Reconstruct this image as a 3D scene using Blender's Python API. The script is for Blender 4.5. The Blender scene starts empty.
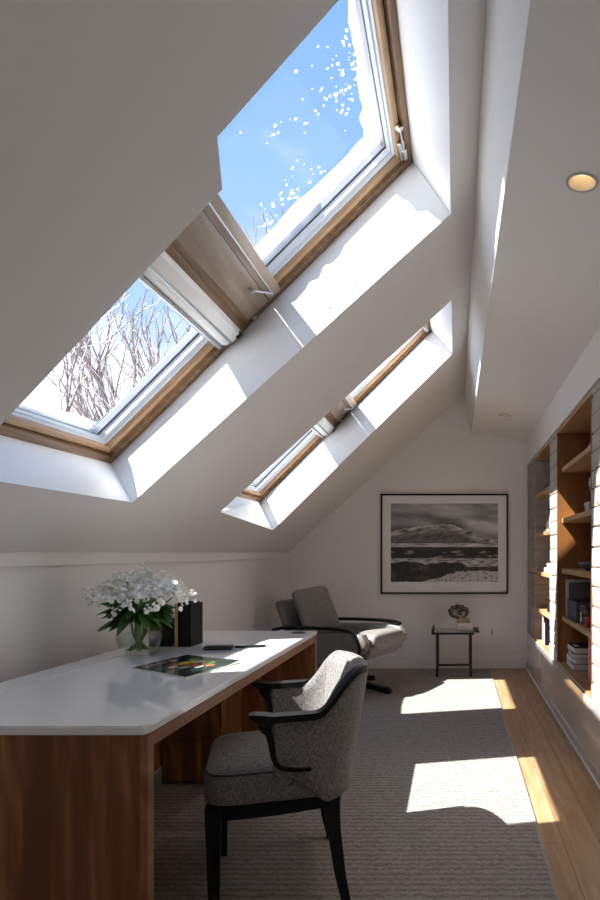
import bpy, bmesh, math, random
from mathutils import Vector, Matrix, noise
from mathutils.geometry import tessellate_polygon
random.seed(7)
R = math.radians
PI = math.pi
C = bpy.context.scene.collection
F = 629.0
# ------------------------------------------------------------------ helpers
def link(name, me, m=None, parent=None):
    o = bpy.data.objects.new(name, me); C.objects.link(o)
    if parent: o.parent = parent
    if m is not None: me.materials.append(m)
    return o
def obj(name, bm, m=None, parent=None, smooth=False, loc=None):
    bmesh.ops.recalc_face_normals(bm, faces=bm.faces)
    me = bpy.data.meshes.new(name)
    if smooth:
        for f in bm.faces: f.smooth = True
        if smooth != 'all':
            for e in bm.edges:
                if len(e.link_faces) == 2 and e.calc_face_angle(0) > R(38): e.smooth = False
    bm.to_mesh(me); bm.free()
    o = link(name, me, m, parent)
    if loc is not None: o.location = loc
    return o
def tag(o, label=None, cat=None, group=None, kind=None):
    if label: o['label'] = label
    if cat: o['category'] = cat
    if group: o['group'] = group
    if kind: o['kind'] = kind
    return o
def empty(name, loc, rz=0, label=None, cat=None, group=None):
    o = bpy.data.objects.new(name, None); C.objects.link(o)
    o.location = loc; o.rotation_euler = (0, 0, rz); o.empty_display_size = .05
    return tag(o, label, cat, group)
def struct(name, bm, m, parent=None, smooth=False):
    o = obj(name, bm, m, parent, smooth)
    if not parent: o['kind'] = 'structure'
    return o
def box(bm, a, b, bev=0, seg=2, M=None):
    vs = [bm.verts.new(((a[0], b[0])[i], (a[1], b[1])[j], (a[2], b[2])[k])) for i in (0, 1) for j in (0, 1) for k in (0, 1)]
    q = [(0,1,3,2), (4,6,7,5), (0,4,5,1), (2,3,7,6), (0,2,6,4), (1,5,7,3)]
    fs = [bm.faces.new([vs[i] for i in f]) for f in q]
    if bev:
        es = list({e for f in fs for e in f.edges})
        r = bmesh.ops.bevel(bm, geom=es, offset=bev, segments=seg, affect='EDGES', profile=.5)
        vs = list({v for f in r['faces'] for v in f.verts} | {v for v in vs if v.is_valid})
    if M is not None: bmesh.ops.transform(bm, matrix=M, verts=[v for v in vs if v.is_valid])
    return vs
def B(a, b, bev=0, seg=2, M=None):
    bm = bmesh.new(); box(bm, a, b, bev, seg, M); return bm
def tube(bm, pts, r, n=8, cap=True):
    pts = [Vector(p) for p in pts]
    rs = r if isinstance(r, (list, tuple)) else [r]*len(pts)
    rings = []; up = None
    for i, p in enumerate(pts):
        t = (pts[min(i+1, len(pts)-1)] - pts[max(i-1, 0)]).normalized()
        if up is None:
            up = Vector((0, 0, 1)) if abs(t.z) < .9 else Vector((1, 0, 0))
        x = up.cross(t)
        if x.length < 1e-4: x = Vector((0, 1, 0)).cross(t)
        x.normalize(); y = t.cross(x); up = y
        rings.append([bm.verts.new(p + (x*math.cos(2*PI*k/n) + y*math.sin(2*PI*k/n))*rs[i]) for k in range(n)])
    for a, b in zip(rings, rings[1:]):
        for k in range(n): bm.faces.new((a[k], a[(k+1) % n], b[(k+1) % n], b[k]))
    if cap and n > 2:
        bm.faces.new(rings[0][::-1]); bm.faces.new(rings[-1])
def lathe(bm, prof, n=32, c=(0, 0, 0)):
    rings = []
    for r, z in prof:
        if r < 1e-6: rings.append([bm.verts.new((c[0], c[1], c[2]+z))])
        else: rings.append([bm.verts.new((c[0]+r*math.cos(2*PI*k/n), c[1]+r*math.sin(2*PI*k/n), c[2]+z)) for k in range(n)])
    for a, b in zip(rings, rings[1:]):
        for k in range(n):
            k2 = (k+1) % n
            if len(a) == 1: bm.faces.new((a[0], b[k], b[k2]))
            elif len(b) == 1: bm.faces.new((a[k], a[k2], b[0]))
            else: bm.faces.new((a[k], a[k2], b[k2], b[k]))
def loft(bm, rings, close=True, cap=True):
    vr = [[bm.verts.new(p) for p in r] for r in rings]
    n = len(vr[0])
    for a, b in zip(vr, vr[1:]):
        for k in range(n if close else n-1): bm.faces.new((a[k], a[(k+1) % n], b[(k+1) % n], b[k]))
    if cap:
        bm.faces.new(vr[0][::-1]); bm.faces.new(vr[-1])
    return vr
def superell(bm, c, d, ex=.5, ez=.6, n=28, m=16, M=None):
    # a soft block: half sizes d, squareness ex (plan) and ez (profile)
    def sp(v, e): return math.copysign(abs(v)**e, v)
    vs = []; rings = []
    for j in range(m+1):
        ph = -PI/2 + PI*j/m
        if j in (0, m): rings.append([bm.verts.new((c[0], c[1], c[2]+d[2]*sp(math.sin(ph), ez)))])
        else:
            rings.append([bm.verts.new((c[0]+d[0]*sp(math.cos(ph), ez)*sp(math.cos(2*PI*k/n), ex),
                                        c[1]+d[1]*sp(math.cos(ph), ez)*sp(math.sin(2*PI*k/n), ex),
                                        c[2]+d[2]*sp(math.sin(ph), ez))) for k in range(n)])
    for a, b in zip(rings, rings[1:]):
        for k in range(n):
            k2 = (k+1) % n
            if len(a) == 1: bm.faces.new((a[0], b[k], b[k2]))
            elif len(b) == 1: bm.faces.new((a[k], a[k2], b[0]))
            else: bm.faces.new((a[k], a[k2], b[k2], b[k]))
    vs = [v for r in rings for v in r]
    if M is not None: bmesh.ops.transform(bm, matrix=M, verts=vs)
def prism(bm, poly, y0, y1, bev=0, seg=2):
    # side profile (x,z) extruded along y
    a = [bm.verts.new((x, y0, z)) for x, z in poly]; b = [bm.verts.new((x, y1, z)) for x, z in poly]
    fs = [bm.faces.new(a), bm.faces.new(b[::-1])]
    n = len(poly)
    for k in range(n): fs.append(bm.faces.new((a[k], b[k], b[(k+1) % n], a[(k+1) % n])))
    if bev:
        es = list(set(fs[0].edges) | set(fs[1].edges))
        bmesh.ops.bevel(bm, geom=es, offset=bev, segments=seg, affect='EDGES', profile=.5)
def catmull(pts, k=6):
    out = []; P = [Vector(p) for p in pts]
    for i in range(len(P)-1):
        p0, p1, p2, p3 = P[max(i-1, 0)], P[i], P[i+1], P[min(i+2, len(P)-1)]
        for j in range(k):
            t = j/k
            out.append(.5*((2*p1)+(p2-p0)*t+(2*p0-5*p1+4*p2-p3)*t*t+(3*p1-p0-3*p2+p3)*t**3))
    out.append(P[-1]); return out
def sm(a, b, x):
    t = max(0, min(1, (x-a)/(b-a))); return t*t*(3-2*t)

# ------------------------------------------------------------------ materials
def srgb(r, g, b):
    f = lambda c: (c/255/12.92) if c/255 <= .04045 else ((c/255+.055)/1.055)**2.4
    return (f(r), f(g), f(b), 1)
class NT:
    def __init__(s, name):
        s.m = bpy.data.materials.new(name); s.m.use_nodes = True
        s.t = s.m.node_tree; s.n = s.t.nodes; s.l = s.t.links
        s.p = s.n['Principled BSDF']
    def node(s, typ, ins=None, **kw):
        nd = s.n.new(typ)
        for k, v in kw.items(): setattr(nd, k, v)
        for k, v in (ins or {}).items():
            if isinstance(v, bpy.types.NodeSocket): s.l.new(v, nd.inputs[k])
            else: nd.inputs[k].default_value = v
        return nd
    def coord(s, scale=(1, 1, 1), rot=(0, 0, 0), kind='Object'):
        tc = s.node('ShaderNodeTexCoord')
        return s.node('ShaderNodeMapping', {'Vector': tc.outputs[kind], 'Scale': scale, 'Rotation': rot}).outputs['Vector']
    def ramp(s, fac, stops, interp='LINEAR'):
        r = s.node('ShaderNodeValToRGB', {'Fac': fac}); e = r.color_ramp.elements; r.color_ramp.interpolation = interp
        while len(e) < len(stops): e.new(.5)
        for x, (p, c) in zip(e, stops): x.position = p; x.color = c
        return r.outputs['Color']
    def noise(s, v, scale, detail=4, rough=.5, dist=0):
        return s.node('ShaderNodeTexNoise', {'Vector': v, 'Scale': scale, 'Detail': detail, 'Roughness': rough, 'Distortion': dist}).outputs['Fac']
    def bump(s, h, strength=.3, dist=.01):
        s.l.new(s.node('ShaderNodeBump', {'Height': h, 'Strength': strength, 'Distance': dist}).outputs['Normal'], s.p.inputs['Normal'])
    def mix(s, f, a, b, mode='MIX'):
        nd = s.n.new('ShaderNodeMix'); nd.data_type = 'RGBA'; nd.blend_type = mode
        for k, v in ((0, f), (6, a), (7, b)):
            if isinstance(v, bpy.types.NodeSocket): s.l.new(v, nd.inputs[k])
            else: nd.inputs[k].default_value = v
        return nd.outputs[2]
    def math(s, op, a, b=0):
        nd = s.n.new('ShaderNodeMath'); nd.operation = op
        for k, v in ((0, a), (1, b)):
            if isinstance(v, bpy.types.NodeSocket): s.l.new(v, nd.inputs[k])
            else: nd.inputs[k].default_value = v
        return nd.outputs[0]
    def col(s, c):
        if isinstance(c, bpy.types.NodeSocket): s.l.new(c, s.p.inputs['Base Color'])
        else: s.p.inputs['Base Color'].default_value = c
    def set(s, **k):
        for a, v in k.items(): s.p.inputs[a.replace('_', ' ')].default_value = v
def plain(name, c, rough=.5, metal=0, bump=0, bscale=60, coat=0, var=.06):
    t = NT(name); v = t.coord()
    n = t.noise(v, bscale, 3)
    d = tuple(x*(1-var) for x in c[:3])+(1,)
    t.col(t.mix(n, c, d)); t.set(Roughness=rough, Metallic=metal)
    if coat: t.set(Coat_Weight=coat, Coat_Roughness=.03)
    if bump: t.bump(n, bump, .004)
    return t.m
def wood(name, c1, c2, c3, axis=2, rough=.4, strip=9, fine=90, coat=0, bump=.08):
    t = NT(name)
    sc = [1, 1, 1]; sc[axis] = .06
    v = t.coord(tuple(sc)); big = t.noise(v, strip, 2, .5, .6)
    sc2 = [1, 1, 1]; sc2[axis] = .16
    v2 = t.coord(tuple(sc2)); w = t.node('ShaderNodeTexWave', {'Vector': v2, 'Scale': strip*.55, 'Distortion': 7, 'Detail': 3, 'Detail Scale': 1.2}, bands_direction='DIAGONAL', wave_type='BANDS').outputs['Fac']
    sc3 = [1, 1, 1]; sc3[axis] = .03
    v3 = t.coord(tuple(sc3)); fi = t.noise(v3, fine, 4, .6)
    a = t.ramp(big, [(.32, c1), (.5, c2), (.68, c3)])
    b = t.mix(t.math('MULTIPLY', w, .6), a, c1)
    dk = tuple(x*.55 for x in c1[:3])+(1,)
    t.col(t.mix(t.math('MULTIPLY', t.math('SUBTRACT', 1, fi), .45), b, dk))
    t.set(Roughness=rough)
    if coat: t.set(Coat_Weight=coat, Coat_Roughness=.08)
    t.bump(fi, bump, .002)
    return t.m
def fabric(name, a, b, scale=260, rough=.9, bump=.4, mixn=6):
    t = NT(name); v = t.coord()
    n1 = t.noise(t.coord((1, 1, .16)), scale, 2, .6); n2 = t.noise(t.coord((.2, .2, 1)), scale, 2, .6); n3 = t.noise(v, scale*1.4, 2, .6)
    f = t.math('MULTIPLY', t.math('ADD', t.math('ADD', n1, n2), n3), .3333)
    t.col(t.ramp(f, [(.40, a), (.62, b)])); t.set(Roughness=rough)
    try: t.set(Sheen_Weight=.15)
    except Exception: pass
    t.bump(f, bump, .003)
    return t.m
def thin_glass(name, tint=(1, 1, 1, 1), refl=1.0):
    t = NT(name); t.n.remove(t.p)
    fc = t.node('ShaderNodeLayerWeight', {'Blend': .5}).outputs['Facing']
    fr = t.math('ADD', .04, t.math('MULTIPLY', t.math('POWER', fc, 5), .9))
    tr = t.node('ShaderNodeBsdfTransparent', {'Color': tint}).outputs[0]
    gl = t.node('ShaderNodeBsdfGlossy', {'Roughness': .01}).outputs[0]
    mx = t.node('ShaderNodeMixShader', {0: t.math('MULTIPLY', fr, refl), 1: tr, 2: gl})
    t.l.new(mx.outputs[0], t.n['Material Output'].inputs['Surface'])
    return t.m

white_wall = plain('wall_paint', (.83, .815, .80, 1), .75, bump=.03, bscale=220, var=.02)
ceil_paint = plain('ceiling_paint', (.83, .815, .80, 1), .8, bump=.02, bscale=220, var=.02)
shaft_paint = plain('trim_paint', (.86, .86, .855, 1), .45, var=.01)
gloss_panel = plain('gloss_panel', (.60, .56, .53, 1), .07, coat=.6, var=.02)
walnut = wood('walnut', srgb(104, 64, 36), srgb(146, 96, 58), srgb(182, 128, 80), 2, .5, 20, 160)
walnut_y = wood('walnut_along', srgb(126, 84, 55), srgb(156, 110, 76), srgb(176, 130, 94), 1, .45, 8)
oak_y = wood('oak_shelf', srgb(176, 134, 92), srgb(198, 160, 118), srgb(212, 178, 138), 1, .5, 10)
oak_z = wood('oak_panel', srgb(128, 80, 38), srgb(160, 104, 54), srgb(178, 122, 70), 2, .5, 7)
pine = wood('window_pine', srgb(160, 128, 96), srgb(186, 154, 120), srgb(202, 174, 142), 1, .4, 20)
pine_u = wood('window_pine_rail', srgb(156, 122, 90), srgb(182, 150, 116), srgb(200, 170, 138), 0, .4, 20)
pine_dark = wood('window_pine_frame', srgb(112, 84, 58), srgb(136, 104, 74), srgb(150, 118, 86), 1, .35, 20)
pine_panel = wood('window_flap_wood', srgb(134, 116, 102), srgb(156, 138, 122), srgb(172, 154, 138), 1, .5, 14)
black_wood = plain('black_wood', (.008, .0075, .0075, 1), .42)
black_wood.node_tree.nodes['Principled BSDF'].inputs['Specular IOR Level'].default_value = .2
black_metal = plain('black_metal', (.009, .009, .0095, 1), .4)
black_plastic = plain('black_plastic', (.009, .009, .0095, 1), .45)
for q_ in (black_metal, black_plastic): q_.node_tree.nodes['Principled BSDF'].inputs['Specular IOR Level'].default_value = .2
chrome = plain('chrome', (.75, .75, .76, 1), .18, 1)
alu = plain('grey_aluminium', (.42, .45, .49, 1), .35, .6)
gasket = plain('glazing_bead', (.62, .65, .68, 1), .4)
blind_white = plain('blind_white', (.80, .80, .79, 1), .5)
tweed = fabric('tweed', (.03, .028, .027, 1), (.36, .34, .325, 1), 480)
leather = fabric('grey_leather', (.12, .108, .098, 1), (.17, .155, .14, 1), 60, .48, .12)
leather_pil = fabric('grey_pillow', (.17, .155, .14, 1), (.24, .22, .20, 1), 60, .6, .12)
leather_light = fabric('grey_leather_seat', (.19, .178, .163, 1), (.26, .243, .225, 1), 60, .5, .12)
desk_glass = NT('white_glass'); desk_glass.col((.83, .855, .88, 1)); desk_glass.set(Roughness=.06, Coat_Weight=.5, Coat_Roughness=.02); desk_glass = desk_glass.m
pane_mat = thin_glass('window_glass', (.97, .985, 1, 1), .2)
vase_glass = thin_glass('vase_glass', (.90, .93, .92, 1), 1.5)
def rug_mat():
    t = NT('rug_wool')
    v = t.coord()
    w = t.node('ShaderNodeTexWave', {'Vector': v, 'Scale': 8.5, 'Distortion': 5.5, 'Detail': 3, 'Detail Scale': 6, 'Detail Roughness': .65}, bands_direction='Y').outputs['Fac']
    v2 = t.coord((.55, 1, 1)); n = t.noise(v2, 95, 4, .7); big = t.noise(v, 1.3, 2)
    f = t.math('ADD', t.math('MULTIPLY', w, .30), t.math('MULTIPLY', n, .75))
    c = t.ramp(f, [(.30, (.17, .15, .135, 1)), (.55, (.33, .30, .28, 1)), (.85, (.46, .43, .405, 1))])
    t.col(t.mix(t.math('MULTIPLY', big, .25), c, (.22, .20, .185, 1)))
    t.set(Roughness=.95); t.bump(f, .7, .006)
    return t.m
def floor_mat():
    t = NT('oak_floor')
    tc = t.coord((1, 1, 1), (0, 0, PI/2))
    br = t.node('ShaderNodeTexBrick', {'Vector': tc, 'Color1': (.2, .2, .2, 1), 'Color2': (.8, .8, .8, 1), 'Mortar': (0, 0, 0, 1), 'Scale': 1, 'Mortar Size': .0016, 'Mortar Smooth': .1, 'Brick Width': 1.9, 'Row Height': .15}, offset=.37)
    bw = t.node('ShaderNodeRGBToBW', {0: br.outputs['Color']}).outputs[0]
    v = t.coord((1, .07, 1)); g = t.noise(v, 26, 5, .6, .8); fi = t.noise(t.coord((1, .02, 1)), 150, 3)
    w = t.node('ShaderNodeTexWave', {'Vector': t.coord((1, .13, 1)), 'Scale': 5, 'Distortion': 9, 'Detail': 2}, bands_direction='X').outputs['Fac']
    c = t.ramp(g, [(.3, srgb(158, 124, 90)), (.55, srgb(190, 156, 118)), (.75, srgb(206, 174, 136))])
    c = t.mix(t.math('MULTIPLY', w, .22), c, srgb(140, 104, 72))
    c = t.mix(t.math('MULTIPLY', bw, .3), c, srgb(150, 116, 84))
    c = t.mix(t.math('MULTIPLY', t.math('SUBTRACT', 1, fi), .25), c, srgb(128, 94, 64))
    kn = t.node('ShaderNodeTexVoronoi', {'Vector': t.coord((1, .55, 1)), 'Scale': 1.7}).outputs['Distance']
    c = t.mix(t.ramp(kn, [(.0, (1, 1, 1, 1)), (.035, (0, 0, 0, 1))]), c, srgb(84, 54, 32))
    c = t.mix(br.outputs['Fac'], c, srgb(96, 66, 42))
    t.col(c); t.set(Roughness=.38); t.bump(fi, .06, .002)
    return t.m
def brick_mat(name, a, b):
    t = NT(name); v = t.coord()
    n = t.noise(v, 9, 5, .6); f = t.noise(v, 70, 5, .7)
    c = t.mix(n, a, b); pits = t.ramp(f, [(.30, (1, 1, 1, 1)), (.40, (0, 0, 0, 1))])
    t.col(t.mix(t.math('MULTIPLY', pits, .55), c, (.10, .085, .075, 1)))
    t.set(Roughness=.9); t.bump(t.math('ADD', f, n), .8, .01)
    return t.m
rug_m, floor_m = rug_mat(), floor_mat()
brick_m = brick_mat('limewashed_brick', (.43, .385, .35, 1), (.56, .52, .48, 1))
brick_tan = brick_mat('tan_brick', (.33, .28, .24, 1), (.46, .405, .355, 1))
snow_m = NT('snow'); snow_m.n.remove(snow_m.p)
_d = snow_m.node('ShaderNodeBsdfDiffuse', {'Color': (.95, .96, .98, 1)}).outputs[0]
_t = snow_m.node('ShaderNodeBsdfTranslucent', {'Color': (.97, .98, 1, 1)}).outputs[0]
snow_m.l.new(snow_m.node('ShaderNodeMixShader', {0: .65, 1: _d, 2: _t}).outputs[0], snow_m.n['Material Output'].inputs['Surface'])
snow_m = snow_m.m
def attr_mat(name, rough=.5, coat=0):
    t = NT(name); a = t.node('ShaderNodeAttribute', attribute_name='Col')
    t.col(a.outputs['Color']); t.set(Roughness=rough, Coat_Weight=coat); return t.m

# ------------------------------------------------------------------ room shell
XL, XR, YB, YF = -1.74, .75, -2.2, 6.56
cz, m = 1.58, .905
def zc(x): return 1.2 + cz + m*x
X1 = .057*cz/(1-.057*m); Z1 = zc(X1)
X2, Z2 = .171, 2.45
ZR = 2.377; ZK = zc(XL)
def pix_plane(px, py, c, mm):
    u = (px-455)/F; w = (553-py)/F; d = c/(w-mm*u)
    return Vector((u*d, d, 1.2+w*d))
struct('floor', B((XL-.1, YB-.1, -.1), (XR+.5, YF+.1, 0)), floor_m)
# sloping ceiling with two light wells
cw = 2.188
def zw(x): return 1.2+cw+x
h1 = [(-.02, 1.44), (-.277, 1.51), (-.595, 1.575), (-.64, 1.73), (-1.488, 1.87), (-1.488, 2.90), (-.02, 2.895)]
f1, f2, f3, f4 = [pix_plane(*p, cz, m) for p in ((453, 299), (220, 512), (273, 530), (453, 353))]
h2 = [(-.02, f1.y), (f2.x, f2.y), (f3.x, f3.y), (-.02, f4.y)]
bm = bmesh.new()
def poly3(pts):
    vs = [bm.verts.new(p) for p in pts]
    bm.faces.new(vs)
outer = [(XL, YB), (X1, YB), (X1, YF), (XL, YF)]
loops = [[Vector((x, y, 0)) for x, y in l] for l in (outer, h1, h2)]
flat = [p for l in loops for p in l]
vs = [bm.verts.new((p.x, p.y, zc(p.x))) for p in flat]
for t3 in tessellate_polygon(loops):
    try: bm.faces.new([vs[i] for i in t3])
    except ValueError: pass
poly3([(X1, YB, Z1), (X2, YB, Z2), (X2, YF, Z2), (X1, YF, Z1)])
poly3([(X2, YB, Z2), (XR, YB, ZR), (XR, YF, ZR), (X2, YF, Z2)])
ceiling = struct('ceiling', bm, ceil_paint)
# light well linings
WX0, WX1 = -1.733, -.216
wells = [(h1, 1.74, 3.16), (h2, 3.78, 5.57)]
bm = bmesh.new()
for hole, y0, y1 in wells:
    H = [(x, y, zc(x)) for x, y in hole]
    wtn, wtf, wbf, wbn = (WX1, y0, zw(WX1)), (WX1, y1, zw(WX1)), (WX0, y1, zw(WX0)), (WX0, y0, zw(WX0))
    if len(H) == 7: tn, bn, bf, tf = H[0], H[4], H[5], H[6]; near = H[:5]
    else: tn, bn, bf, tf = H[0], H[1], H[2], H[3]; near = H[:2]
    fx, fz = -.153, 3.05
    fold = lambda y: (fx, y, fz)
    poly3([tn, tf, fold(y1-.02), fold(y0+.02)]); poly3([fold(y0+.02), fold(y1-.02), wtf, wtn])
    poly3([bn, bf, wbf, wbn])
    a = [tf, bf, wbf, wtf]; poly3(a); poly3([tf, wtf, fold(y1-.02)])
    for i in range(len(near)-1): poly3([near[i], near[i+1], wbn])
    poly3([near[0], wbn, wtn]); poly3([near[0], wtn, fold(y0+.02)])
struct('ceiling_light_well', bm, shaft_paint)
# outer roof
bm = bmesh.new()
nx = .02
ro = [(XL-1.2, YB-.3), (.12, YB-.3), (.12, YF+.3), (XL-1.2, YF+.3)]
ho = [[(WX1+.0, y0), (WX0, y0), (WX0, y1), (WX1, y1)] for _, y0, y1 in wells]
loops = [[Vector((x, y, 0)) for x, y in l] for l in [ro]+ho]
flat = [p for l in loops for p in l]
for off in (0.0, .07):
    vs = [bm.verts.new((p.x-off*.7, p.y, zw(p.x)+off*.7)) for p in flat]
    for t3 in tessellate_polygon(loops):
        try: bm.faces.new([vs[i] for i in t3])
        except ValueError: pass
roof = struct('roof', bm, plain('roof_slate', (.12, .12, .13, 1), .8))
struct('roof_right', B((.1, YB-.3, 3.0), (1.4, YF+.3, 3.4)), plain('roof_felt', (.1, .1, .11, 1), .9))
# end wall, knee wall, wall behind
def slab_poly(pts, y0, y1):
    bm = bmesh.new(); prism(bm, pts, y0, y1); return bm
gable = [(XL-.1, -.0), (XR+.5, 0), (XR+.5, ZR+.9), (X1, Z1+.35), (XL-.1, zc(XL-.1)+.0)]
struct('wall_back', slab_poly(gable, YF, YF+.12), white_wall)
bm = bmesh.new()
hp = [(-.45, .75), (-.45, 2.0), (.45, 2.0), (.45, .75)]
lp = [[Vector((x, z, 0)) for x, z in gable], [Vector(p+(0,)) for p in hp]]
fl_ = [p for l in lp for p in l]
for yy in (YB-.12, YB):
    vs = [bm.verts.new((p.x, yy, p.y)) for p in fl_]
    for t3 in tessellate_polygon(lp): bm.faces.new([vs[i] for i in t3])
struct('wall_front', bm, white_wall)
bm = bmesh.new()
box(bm, (-.45, YB-.12, .75), (-.40, YB, 2.0)); box(bm, (.40, YB-.12, .75), (.45, YB, 2.0)); box(bm, (-.40, YB-.12, .75), (.40, YB, .80)); box(bm, (-.40, YB-.12, 1.95), (.40, YB, 2.0)); box(bm, (-.015, YB-.08, .80), (.015, YB-.04, 1.95))
w5 = struct('window_5', bm, shaft_paint)  # added unseen window behind the camera, brings fill daylight into the near end
bm = bmesh.new(); bm.faces.new([bm.verts.new((x, YB-.06, z)) for x, z in ((-.4, .8), (.4, .8), (.4, 1.95), (-.4, 1.95))]); obj('pane', bm, pane_mat, w5)
struct('wall_left', B((XL-.12, YB, 0), (XL, YF, ZK+.0)), white_wall)
bm = bmesh.new(); box(bm, (XL, YB, 1.145), (XL+.018, YF, ZK-.004), .003)
struct('trim_1', bm, white_wall)
bm = bmesh.new(); box(bm, (XL, YF-.016, 0), (XR, YF, .13), .004); box(bm, (XL, YF-.022, 0), (XR, YF, .018), .003)
struct('baseboard_back', bm, shaft_paint)
bm = bmesh.new(); box(bm, (XL, YB, 0), (XL+.016, YF-.022, .13), .004)
struct('baseboard_left', bm, shaft_paint)
# right wall: upper band, back of the niches, plain stretch towards the camera
bm = bmesh.new()
box(bm, (XR, YB, 2.115), (1.2, YF, ZR+.05))
box(bm, (1.12, 2.7, .38), (1.2, YF, 2.115))
box(bm, (XR, YB, .38), (1.2, 2.7, 2.115))
struct('wall_right', bm, white_wall)
struct('trim_2', B((XR, YB, 0), (1.2, YF, .38), .003), gloss_panel)
bm = bmesh.new(); box(bm, (XR-.012, YB, 0), (XR, YF-.022, .07), .003)
struct('baseboard_right', bm, gloss_panel)
struct('trim_3', B((XR-.02, YB, 0), (XR-.012, YF-.022, .016), .002), shaft_paint)

# brick piers
def pier(name, y0, y1, mat, seedv, label, depth=.36):
    rnd = random.Random(seedv)
    bm = bmesh.new()
    box(bm, (XR+.014, y0+.008, .38), (XR+depth, y1-.008, 2.113))
    zz = .381; row = 0
    while zz < 2.11:
        hh = min(.105+rnd.uniform(-.006, .006), 2.112-zz)
        if hh < .02: break
        L = .32; yy = y0 - (L/2 if row % 2 else 0)
        while yy < y1-.002:
            a, b = max(yy, y0), min(yy+L, y1)
            if b-a > .02:
                j = rnd.uniform(0, .006); tl = rnd.uniform(-.006, .006)
                vs = box(bm, (XR+j, a+.002, zz+.003), (XR+depth-.01, b-.002, zz+hh-.004), .006, 2)
                for v in vs:
                    if v.is_valid:
                        v.co.z += (noise.noise(v.co*9+Vector((seedv, 0, 0))))*.006 + tl*(v.co.y-a)*1.5
                        if v.co.x < XR+.03: v.co.x += noise.noise(v.co*14)*.003+.002
            yy += L
        zz += hh; row += 1
    for v in bm.verts:
        v.co.z = min(max(v.co.z, .381), 2.113)
    o = obj(name, bm, mat, None, True)
    o['kind'] = 'structure'; o['label'] = label
    return o
pier('wall_right_brick_pier', 5.945, 6.555, brick_tan, 1, 'narrow tan brick pier in the far right corner')
pier('wall_right_brick_pier', 4.67, 5.02, brick_m, 2, 'limewashed brick pier between the two shelf niches')
pier('wall_right_brick_pier', 2.705, 3.48, brick_m, 3, 'wide limewashed brick pier at the right edge')

# ------------------------------------------------------------------ bookcases
def bookcase(y0, y1, zs, front, label, side):
    t = empty('bookcase', (XR+.18, (y0+y1)/2, .382), 0, label, 'bookcase', 'bookcases in the right wall')
    ox, oy, oz = t.location
    def P(name, a, b, mt, bev=.002):
        return obj(name, B(tuple(a[i]-t.location[i] for i in range(3)), tuple(b[i]-t.location[i] for i in range(3)), bev), mt, t)
    P('back_panel', (1.075, y0, .383), (1.115, y1, 2.11), oak_z)
    P('top_panel', (XR+.01, y0, 2.085), (1.075, y1, 2.111), oak_y)
    P('bottom_panel', (XR+.01, y0, .383), (1.075, y1, .396), oak_y)
    if side:
        P('side_panel', (XR+.006, y1-.02, .396), (1.075, y1-.001, 2.085), oak_z)
        P('side_panel', (XR+.006, y0+.001, .396), (1.075, y0+.02, 2.085), oak_z)
        P('back_stile', (1.05, (y0+y1)/2-.03, .396), (1.075, (y0+y1)/2+.03, 2.085), oak_z)
    for z in zs:
        P('shelf', (front, y0+.022*side, z-.035), (1.07, y1-.022*side, z), oak_y, .003)
    return t
bookcase(3.482, 4.668, (.736, 1.085, 1.455, 1.83), .79, 'oak lined shelving niche nearer the camera with stacked books', 1)
bookcase(5.022, 5.943, (.69, 1.03, 1.389, 1.75), .772, 'narrower far shelving niche beside the tan corner bricks', 0)

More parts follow.
